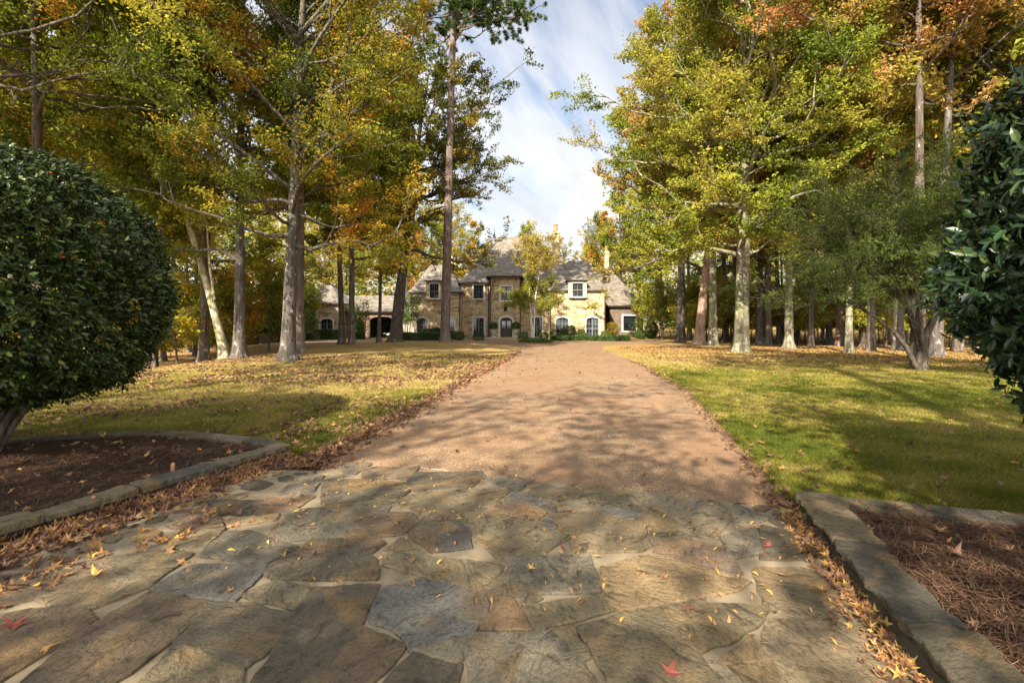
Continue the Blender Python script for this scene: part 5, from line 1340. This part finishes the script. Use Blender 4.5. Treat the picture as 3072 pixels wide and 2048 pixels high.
# understorey
US = ('leafy sapling in the understorey of the woods', 'understorey saplings')
for k, x, y in [('ygreen', px(1490, 56), 56), ('ygreen', px(1515, 60), 60), ('green', px(1740, 46), 46), ('ygreen', px(1850, 44), 44), ('orange', px(1870, 46), 46), ('orange', px(1890, 42), 42), ('ygreen', px(2035, 36), 36), ('orange', px(1640, 52), 52), ('ygreen', px(1680, 50), 50), ('green', px(1800, 50), 50), ('ygreen', px(1960, 46), 46), ('orange', px(2090, 40), 40), ('ygreen', px(2230, 38), 38), ('green', px(2180, 34), 34), ('ygreen', px(1925, 54), 54), ('green', px(2300, 36), 36),
                ('orange', -17.8, 30), ('green', -19.5, 33), ('ygreen', -16.6, 33), ('orange', -21, 35), ('green', -18, 26), ('orange', -22.5, 29), ('orange', -24, 41), ('green', -25.5, 26), ('ygreen', -27, 32), ('orange', -29, 38), ('green', -24, 50), ('orange', -33, 30), ('green', -30, 46)] + \
               [(['ygreen', 'green', 'ygreen', 'orange'][i % 4], px(p, y), y) for i, (p, y) in enumerate(((1580, 47), (1625, 46), (1660, 43), (1725, 42), (1775, 45), (1835, 40), (1880, 38), (1940, 42), (1975, 39), (2020, 42), (2060, 37), (2110, 44), (2160, 40), (2030, 33), (1905, 47), (1690, 48), (1520, 50), (2215, 33)))] + \
               [(['ygreen', 'orange', 'green'][i % 3], rngp.uniform(14, 44), rngp.uniform(46, 72)) for i in range(26)] + [(['orange', 'green', 'ygreen'][i % 3], rngp.uniform(-46, -20), rngp.uniform(46, 70)) for i in range(20)]:
    wood(k, x, y, *US, None, UNDER, 'sapling', 'sapling')
def far_woods():
    rng = np.random.default_rng(310)
    n = 90000
    th = rng.uniform(-1.15, 1.15, n); rr = rng.uniform(88, 130, n)
    clump = vnoise(th * 60, rr * .2, 1.6, 51)
    top = 15 + 9 * np.clip(np.abs(th) * 3 - .3, 0, 1) + 6 * (vnoise(th * 60, rr * 0, 1.2, 52) - .5)
    z = top * rng.random(n) ** .75 - 1
    k = rng.random(n) < .35 + clump
    P = np.c_[np.sin(th) * rr, np.cos(th) * rr, z][k]; m = len(P)
    V, F = leaf_quads(rng, P, .75, .2, .7)
    tint = np.clip(.25 + .5 * vnoise(P[:, 0], P[:, 1], 6, 53) + rng.normal(0, .12, m), 0, 1)
    tag(link('distant_woods', np_mesh('distant_woods', V, F, M['leaf_gold'], False, {'tint': tint})), 'far off autumn wood closing the view behind the trees', 'woods', None, 'stuff')
far_woods()

# ---- trees standing behind the viewpoint, on the sun's side
def shade_trees():
    big = TM('gate_oak', 401, 15, .3, 4.5, 5.2, M['leaf_green'], M['bark_oak'], .4, 8500, .2, (.3, .2), 22, .08, twig_tubes=False, low=.0, spread=.3)
    first = None
    for x, y, s in SHADE:
        if first is None: o = first = plant('gate_oak', 'oak behind the viewpoint shading the flagstones', 'tree', x, y, big, 0, s, 'oaks behind the viewpoint')
        else:
            o = copy_tree(first); o.location = (x, y, 0); o.rotation_euler = (0, 0, rngp.uniform(0, 6.28)); o.scale = (s, s, s)
SHADE = [(-8.4, -9.0, 1.0), (-13, -7.0, 1.0), (2.2, -6.6, 1.0), (-5.2, -12.8, .85)]
shade_trees()
for x, y in ((0.5, -9.0), (6.5, -11), (-16.5, -7.5)): wood('pine', x, y, 'tall pine behind the viewpoint whose high crown streaks the lawns with shade', 'pines behind the viewpoint')

# ------------------------------------------------------------------ clipped evergreens and shrubs
def evergreen(name, label, cat, cx, cy, zc, rx, ry, rz_, p, nsprig, per, lsize, mat, seed, stem, lump=.05, aspect=.42, depth=.22, droop=.0):
    rng = np.random.default_rng(seed)
    t = thing(name, label, cat, (cx, cy, 0))
    d = rng.normal(size=(nsprig, 3)); d /= np.linalg.norm(d, axis=1, keepdims=True)
    q = (np.abs(d[:, 0] / rx) ** p + np.abs(d[:, 1] / ry) ** p + np.abs(d[:, 2] / rz_) ** p) ** (-1 / p)
    lum = (np.sin(d[:, 0] * 7 + 1) * np.sin(d[:, 1] * 6 + 2) * np.sin(d[:, 2] * 7)) * lump * 2 + rng.normal(0, lump * .5, nsprig)
    rr = q * (1 + lum / max(rx, rz_)) - depth * rng.random(nsprig) ** 1.7
    S = d * rr[:, None] + np.array([0, 0, zc])
    ax = d * .75 + rng.normal(0, .42, (nsprig, 3)) + np.array([0, 0, .25 - droop]); ax /= np.linalg.norm(ax, axis=1, keepdims=True)
    ii = np.repeat(np.arange(nsprig), per); n = len(ii); step = np.tile(np.arange(per), nsprig)
    U = np.cross(ax, np.array([.3, .2, 1.0])); U /= np.linalg.norm(U, axis=1, keepdims=True); W = np.cross(ax, U)
    a = step * 2.4 + rng.normal(0, .35, n); rad = np.cos(a)[:, None] * U[ii] + np.sin(a)[:, None] * W[ii]
    k = rng.uniform(.35, .9, n)[:, None] * (1 - .5 * (step / per)[:, None])
    T = ax[ii] * (1 - k) + rad * (.35 + k) ; T[:, 2] -= droop
    P = S[ii] + ax[ii] * (step[:, None] - per * .5) * lsize * .22
    N = ax[ii] * .9 + rng.normal(0, .25, (n, 3)) + np.array([0, 0, .2])
    V, F = oval_leaves(rng, P, T, N, lsize, aspect)
    tint = np.repeat(np.clip(rng.beta(2.2, 2.4, n) * .9 + .12 * (rng.random(n) < .03) + .11 * (step == per - 1), 0, .94), 8)
    odd = rng.random(n) < .004; tint = np.where(np.repeat(odd, 8), rng.uniform(.95, 1.0, n * 8), tint)
    link('crown', np_mesh(name + '_crown', V, F, mat, False, {'tint': tint}), t)
    # trunk and a cage of branches inside
    Q = []
    nb = 14
    for i in range(nb):
        dd = rng.normal(size=3); dd[2] = abs(dd[2]) * .6 + .2; dd /= np.linalg.norm(dd)
        e = np.array([dd[0] * rx, dd[1] * ry, zc + dd[2] * rz_ * .9 - .3]) * .86
        s0 = np.array(stem) + np.array([.12 * math.cos(i * 2.4), .1 * math.sin(i * 2.4), 0])
        ts = np.linspace(0, 1, 8)[:, None]; mid = np.array([(s0[0] * .6 + e[0] * .4), (s0[1] * .6 + e[1] * .4), zc * .42])
        Q.append((1 - ts) ** 2 * s0 + 2 * ts * (1 - ts) * mid + ts ** 2 * e + np.cumsum(rng.normal(0, .012, (8, 3)), 0))
    Q = np.array(Q); parts = [tubes(Q, np.linspace(.042, .010, 8)[None] * np.ones((nb, 1)), 8)]
    B, _, _ = spawn(rng, Q, 9, .4, 1.0, .7, .7, .1, 5, .06, .0); parts.append(tubes(B, np.full((len(B), 1), .009) * np.linspace(1, .4, 5)[None], 4))
    V, F = join_tubes(parts); link('trunk', np_mesh(name + '_trunk', V, F, M['bark_dark'], True), t)
    return t
evergreen('holly_bush', 'large rounded dark holly with small leaves clipped to a ball on short stems', 'bush', -6.32, 5.75, 2.12, 1.74, 1.72, 1.50, 2.4, 11500, 10, .072, M['leaf_holly'], 501, (.10, -.2, -.05), .065)
evergreen('evergreen_bush', 'big glossy broad leaved evergreen bush in the pine straw bed, cut off by the frame', 'bush', 4.72, 2.72, 2.2, 1.62, 1.6, 1.48, 2.2, 8000, 8, .098, M['leaf_magnolia'], 502, (.2, -.1, -.05), .09, .40, .34, .12)

def boxwood_mesh(seed, n, size, mat, squash=1.0, boxy=2.0, tint=.45):
    rng = np.random.default_rng(seed)
    d = rng.normal(size=(n, 3)); d /= np.linalg.norm(d, axis=1, keepdims=True)
    q = (np.abs(d) ** boxy).sum(1) ** (-1 / boxy)
    lum = 1 + .06 * np.sin(d[:, 0] * 6 + seed) * np.sin(d[:, 1] * 7) + .05 * np.sin(d[:, 2] * 9 + 1)
    P = d * (q * lum * (1 - .35 * rng.random(n) ** 2.2))[:, None]
    V, F = leaf_quads(rng, P, size, .3, .6)
    return np_mesh('boxwood', V, F, mat, False, {'tint': np.clip(rng.normal(tint, .2, n), 0, 1)})
BX = [boxwood_mesh(601, 3600, .13, M['leaf_box'], tint=.45), boxwood_mesh(602, 3600, .13, M['leaf_box'], tint=.62)]
HB = boxwood_mesh(603, 9000, .075, M['leaf_box'], boxy=7, tint=.35)
def shrub(x, y, rx, ry, h, label, name='boxwood', me=None, cat='shrub', group=None, z=0):
    o = link(name, me or BX[0]); o.location = (x, y, z + h / 2 - .03); o.scale = (rx, ry, h / 2); o.rotation_euler = (0, 0, 0)
    return tag(o, label, cat, group)
X = HX
# clipped balls and hedges before the house
g = 'clipped boxwoods before the house'
for p0, p1, y, h, lab, k in ((1078, 1118, 50.6, 1.0, 'clipped boxwood ball right behind the solitary pine trunk', 0), (1102, 1165, 48.3, .95, 'largest clipped boxwood left of the entrance railing', 0), (1213, 1278, 48.6, .88, 'square clipped boxwood before the left French door', 0), (1476, 1536, 47.8, .88, 'square clipped boxwood right of the entrance steps', 0), (1600, 1660, 51.0, .85, 'dark clipped boxwood before the right French door', 0),
                            (1663, 1712, 52.9, 1.15, 'small yellow green boxwood at the downspout corner left of the arched windows', 1), (1722, 1768, 53.1, 1.3, 'yellow green boxwood ball under the left arched window', 1), (1756, 1822, 53.0, 1.55, 'tallest yellow green boxwood ball between the arched windows', 1), (1824, 1880, 53.0, 1.15, 'yellow green boxwood ball left of the second arched window', 1), (1962, 2010, 53.0, .95, 'low round boxwood at the right corner of the stone wing', 1),
                            (2160, 2205, 54.5, 1.1, 'dark round shrub under the picture window of the brown wing', 0), (2180, 2235, 53.0, 1.0, 'dark round shrub beyond the picture window of the brown wing', 0), (2235, 2290, 53.0, 1.0, 'last dark round shrub at the far end of the brown wing', 0), (2225, 2300, 57, 2.0, 'tall dark shrub at the corner of the brown wing', 0)):
    x0, x1 = X(p0, y), X(p1, y); shrub((x0 + x1) / 2, y, (x1 - x0) / 2, (x1 - x0) / 2, h, lab, 'boxwood', HB if 'square' in lab else BX[k], 'shrub', g)
shrub(X(2030, 55.5), 55.5, .85, .6, 1.9, 'dull purple brown shrub in the corner between stone wing and brown wing', 'shrub', boxwood_mesh(605, 2500, .13, M['leaf_rust'], tint=.45))
for p0, p1, y, h, lab in ((808, 1020, 48.3, .74, 'long dark clipped hedge between the big dark oak and the pine'), (915, 1022, 52.8, 1.12, 'higher hedge under the left arched windows behind the long hedge'), (1668, 1962, 47.6, .46, 'long low hedge under the two arched windows'), (1958, 2098, 46.2, .5, 'low dark hedge across the corner of the brown wing'), (2085, 2130, 47, .5, 'short end piece of hedge before the brown wing'), (208, 425, 51.5, 1.0, 'clipped low hedge in front of the stone garage'), (520, 570, 51.5, .8, 'small hedge beside the carport pier')):
    x0, x1 = X(p0, y), X(p1, y); n = max(1, round((x1 - x0) / 1.3))
    mb = []
    rng = np.random.default_rng(int(p0)); nn = int(5200 * max(1, (x1 - x0) * .75))
    q = rng.uniform(-1, 1, (nn, 3)); f = rng.integers(0, 3, nn); 
    for c in range(3): q[f == c, c] = np.where(q[f == c, c] > 0, 1, -1) * rng.uniform(.86, 1.0, (f == c).sum())
    q *= np.array([(x1 - x0) / 2, .55, h / 2]); q[:, 2] += .04 * np.sin(q[:, 0] * 3); q += rng.normal(0, .035, q.shape)
    V, F = leaf_quads(rng, q, .115, .3, .6)
    o = link('hedge', np_mesh('hedge', V, F, M['leaf_box'], False, {'tint': np.clip(rng.normal(.36, .2, nn), 0, 1)})); o.location = ((x0 + x1) / 2, y, h / 2)
    tag(o, lab, 'hedge', 'clipped hedges before the house')
# ivy bed round the young tree
def ivy_bed():
    rng = np.random.default_rng(611); n = 7000
    a = rng.uniform(0, 2 * PI, n); r = np.sqrt(rng.random(n)); x = HX(1583, 43.2) + r * np.cos(a) * 1.55; y = 43.3 + r * np.sin(a) * 1.3
    z = .02 + .36 * rng.random(n) * (1 - .55 * r ** 3)
    V, F = leaf_quads(rng, np.c_[x, y, z], .10, .7, .8)
    tag(link('ground_cover', np_mesh('ground_cover', V, F, M['leaf_box'], False, {'tint': np.clip(rng.normal(.72, .2, n), 0, 1)})), 'oval bed of bright green ground cover round the young tree', 'ground cover', None, 'stuff')
ivy_bed()
# urns with clipped plants by the door
def urns():
    st = simple('urn_stone', (.50, .43, .33), .85, .2, .2, 6)
    for i, (p, lab) in enumerate(((1334, 'stone urn planter with clipped bush left of the front door'), (1464, 'stone urn planter with clipped bush right of the front door'))):
        x = HX(p, 54.6); t = thing('urn_planter', lab, 'planter', (x, 54.6, .1), 0, 'urn planters by the front door')
        b = MB(); b.box(-.26, .26, -.26, .26, -.15, .12); b.lathe(0, 0, [(.22, .121), (.2, .18), (.09, .26), (.08, .36), (.2, .46), (.32, .62), (.36, .86), (.42, .9), (.42, .95), (.34, .96)], 18); b.build('urn', st, t)
        o = link('bush', BX[0], t); o.location = (0, 0, 1.32); o.scale = (.52, .5, .46)
urns()
# clipped hollies on clear stems beside the garage
def stilt():
    rng = np.random.default_rng(620)
    for i, (s0, s1, y, lab) in enumerate(((738, 790, 45.5, 'box clipped holly on a clear stem, far from the sweetgum trunk toward the wood'), (784, 832, 46.2, 'box clipped holly on a clear stem, directly beside the sweetgum trunk on its wood side'), (876, 938, 45.0, 'box clipped holly on a clear stem next to the stone garage'))):
        x0, _, z1 = at(s0, 936, y); x1, _, z0 = at(s1, 1000, y); t = thing('clipped_holly', lab, 'tree', ((x0 + x1) / 2, y, float(gz((x0 + x1) / 2, y)) - .05), 0, 'box clipped hollies beside the garage')
        zb = t.location[2]
        o = link('crown', HB, t); o.location = (0, 0, (z0 + z1) / 2 - zb + .1); o.scale = ((x1 - x0) / 2, .95, (z1 - z0) / 2 + .05)
        Q = np.array([[(0, 0, -.1), (.03, 0, .5), (0, .02, 1.1), (.04, 0, 1.9)], [(.2, .1, -.1), (.22, .1, .5), (.15, .12, 1.1), (.3, .1, 1.9)]])
        V, F = tubes(Q, np.array([[.09, .075, .07, .05]] * 2), 8); link('trunk', np_mesh('trunk', V, F, M['bark_dark'], True), t)
stilt()
# slim many stemmed shrub tree against the left wing
def slim_stems():
    rng = np.random.default_rng(630); x, y = HX(836, 52.8), 52.8
    t = thing('crape_myrtle', 'slim many stemmed small tree with green top against the left wing', 'tree', (x, y, -.05))
    Q = np.array([[(.12 * i - .4, .1 * (i % 2), 0), (.16 * i - .55, 0, 1.2), (.22 * i - .75, 0, 2.4), (.3 * i - 1.05, 0, 4.4)] for i in range(8)]) + rng.normal(0, .03, (8, 4, 3))
    T, _, _ = spawn(rng, Q, 14, .45, 1.0, .8, .7, .1, 4)
    V, F = join_tubes([tubes(Q, np.array([[.045, .04, .03, .012]] * 8), 6), tubes(T, np.full((len(T), 1), .008) * np.linspace(1, .4, 4)[None], 3)]); link('trunk', np_mesh('trunk', V, F, M['bark_pale'], True), t)
    n = 5200; i = rng.integers(0, len(T), n); p = T[i, rng.integers(1, 4, n)] + rng.normal(0, .17, (n, 3))
    V, F = leaf_quads(rng, p, .13, .3); link('crown', np_mesh('crown', V, F, M['leaf_box'], False, {'tint': np.clip(rng.normal(.6, .22, n), 0, 1)}), t)
slim_stems()
def bright_shrub():
    rng = np.random.default_rng(640); x, y = HX(540, 54.5), 54.5
    t = thing('wall_shrub', 'light green leafy shrub against the brick wall left of the carport arch', 'shrub', (x, y, -.05))
    Q = np.array([[(0, 0, 0), (.1, 0, .8), (.2 * (i - 2), .1, 1.8), (.55 * (i - 2), .1, 3.8)] for i in range(5)], float) + rng.normal(0, .04, (5, 4, 3))
    T, _, _ = spawn(rng, Q, 16, .25, 1.0, .9, .8, .1, 4)
    V, F = join_tubes([tubes(Q, np.array([[.05, .04, .03, .012]] * 5), 6), tubes(T, np.full((len(T), 1), .008) * np.linspace(1, .4, 4)[None], 3)]); link('trunk', np_mesh('trunk', V, F, M['bark_dark'], True), t)
    n = 5200; i = rng.integers(0, len(T), n); p = T[i, rng.integers(1, 4, n)] + rng.normal(0, .2, (n, 3))
    V, F = leaf_quads(rng, p, .14, .3); link('crown', np_mesh('crown', V, F, M['leaf_box'], False, {'tint': np.clip(rng.normal(.75, .2, n), 0, 1)}), t)
bright_shrub()
# ------------------------------------------------------------------ light, sky and camera
SUN_EL = math.radians(38); SUN_DIR = (0.38, 0.925)      # horizontal direction the light travels
sun = bpy.data.lights.new('sun', 'SUN'); sun.energy = 4.6; sun.angle = math.radians(.55); sun.color = (1.0, .90, .74)
so = bpy.data.objects.new('sun', sun); C.objects.link(so)
L = Vector((SUN_DIR[0] * math.cos(SUN_EL), SUN_DIR[1] * math.cos(SUN_EL), -math.sin(SUN_EL)))
so.rotation_euler = L.to_track_quat('-Z', 'Y').to_euler(); so.location = (-30, -40, 40)
w = bpy.data.worlds.new('World'); bpy.context.scene.world = w; w.use_nodes = True
nt = w.node_tree; nt.nodes.clear()
out = nt.nodes.new('ShaderNodeOutputWorld')
sky = nd(nt, 'ShaderNodeTexSky', sky_type='NISHITA', sun_disc=False, sun_elevation=SUN_EL, sun_rotation=math.atan2(-SUN_DIR[0], -SUN_DIR[1]), altitude=100.0, air_density=1.0, dust_density=1.2, ozone_density=1.2)
tc = nd(nt, 'ShaderNodeTexCoord').outputs['Generated']
s = nd(nt, 'ShaderNodeSeparateXYZ', {0: tc})
zz = math_(nt, 'ADD', math_(nt, 'MAXIMUM', s.outputs[2], 0.0), .16)
pl = nd(nt, 'ShaderNodeCombineXYZ', {0: math_(nt, 'DIVIDE', s.outputs[0], zz), 1: math_(nt, 'DIVIDE', s.outputs[1], zz), 2: 0.0}).outputs[0]
# wind-drawn cirrus: streaks running up to the right
pr = nd(nt, 'ShaderNodeVectorRotate', {'Vector': pl, 'Angle': math.radians(-62)}, rotation_type='Z_AXIS').outputs[0]
streak = noise(nt, mapping(nt, pr, (.42, 2.3, 1)), 1.25, 8, .56, .55)
soft = noise(nt, mapping(nt, pr, (.5, 1.1, 1)), .9, 4, .5, .4)
cl = math_(nt, 'ADD', math_(nt, 'MULTIPLY', streak, .6), math_(nt, 'MULTIPLY', soft, .5))
cl = math_(nt, 'ADD', cl, math_(nt, 'MULTIPLY', math_(nt, 'SUBTRACT', .42, s.outputs[2]), .22))
mask = ramp(nt, cl, [(.42, 0.16), (.53, .72), (.64, .98)], 'EASE')
shade = ramp(nt, noise(nt, mapping(nt, pr, (.6, 1.7, 1)), 1.9, 5, .5, .4), [(.3, (.70, .72, .76)), (.62, (1.0, .985, .96))])
STR = .06
# cloud brightness raised toward the unseen sun side, added to fill the shade
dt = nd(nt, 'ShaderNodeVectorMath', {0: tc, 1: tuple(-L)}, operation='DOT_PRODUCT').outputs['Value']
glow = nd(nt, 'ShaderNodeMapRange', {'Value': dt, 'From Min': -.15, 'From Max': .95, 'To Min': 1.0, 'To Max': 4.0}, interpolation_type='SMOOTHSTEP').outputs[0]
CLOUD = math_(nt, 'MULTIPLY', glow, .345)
bg1 = nd(nt, 'ShaderNodeBackground', {'Color': sky.outputs[0], 'Strength': STR})
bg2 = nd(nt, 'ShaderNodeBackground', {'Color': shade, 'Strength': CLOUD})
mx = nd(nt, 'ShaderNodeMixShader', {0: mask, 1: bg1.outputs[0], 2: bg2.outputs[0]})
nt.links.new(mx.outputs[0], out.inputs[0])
cam = bpy.data.cameras.new('camera'); co = bpy.data.objects.new('camera', cam); C.objects.link(co)
cam.lens = 17.0; cam.sensor_width = 36.0; cam.shift_y = -51.0 / 3072; cam.clip_start = .05; cam.clip_end = 4000
co.location = (0, 0, EYE); co.rotation_euler = (PI / 2, 0, 0)
sc = bpy.context.scene; sc.camera = co
sc.view_settings.view_transform = 'Standard'; sc.view_settings.look = 'None'; sc.view_settings.gamma = 1; sc.view_settings.exposure = 1.86
sc.render.engine = 'CYCLES'
sc.cycles.max_bounces = 6; sc.cycles.diffuse_bounces = 2; sc.cycles.glossy_bounces = 2; sc.cycles.transmission_bounces = 4; sc.cycles.transparent_max_bounces = 4
sc.cycles.use_denoising = True
try: sc.cycles.denoiser = 'OPENIMAGEDENOISE'
except Exception: pass
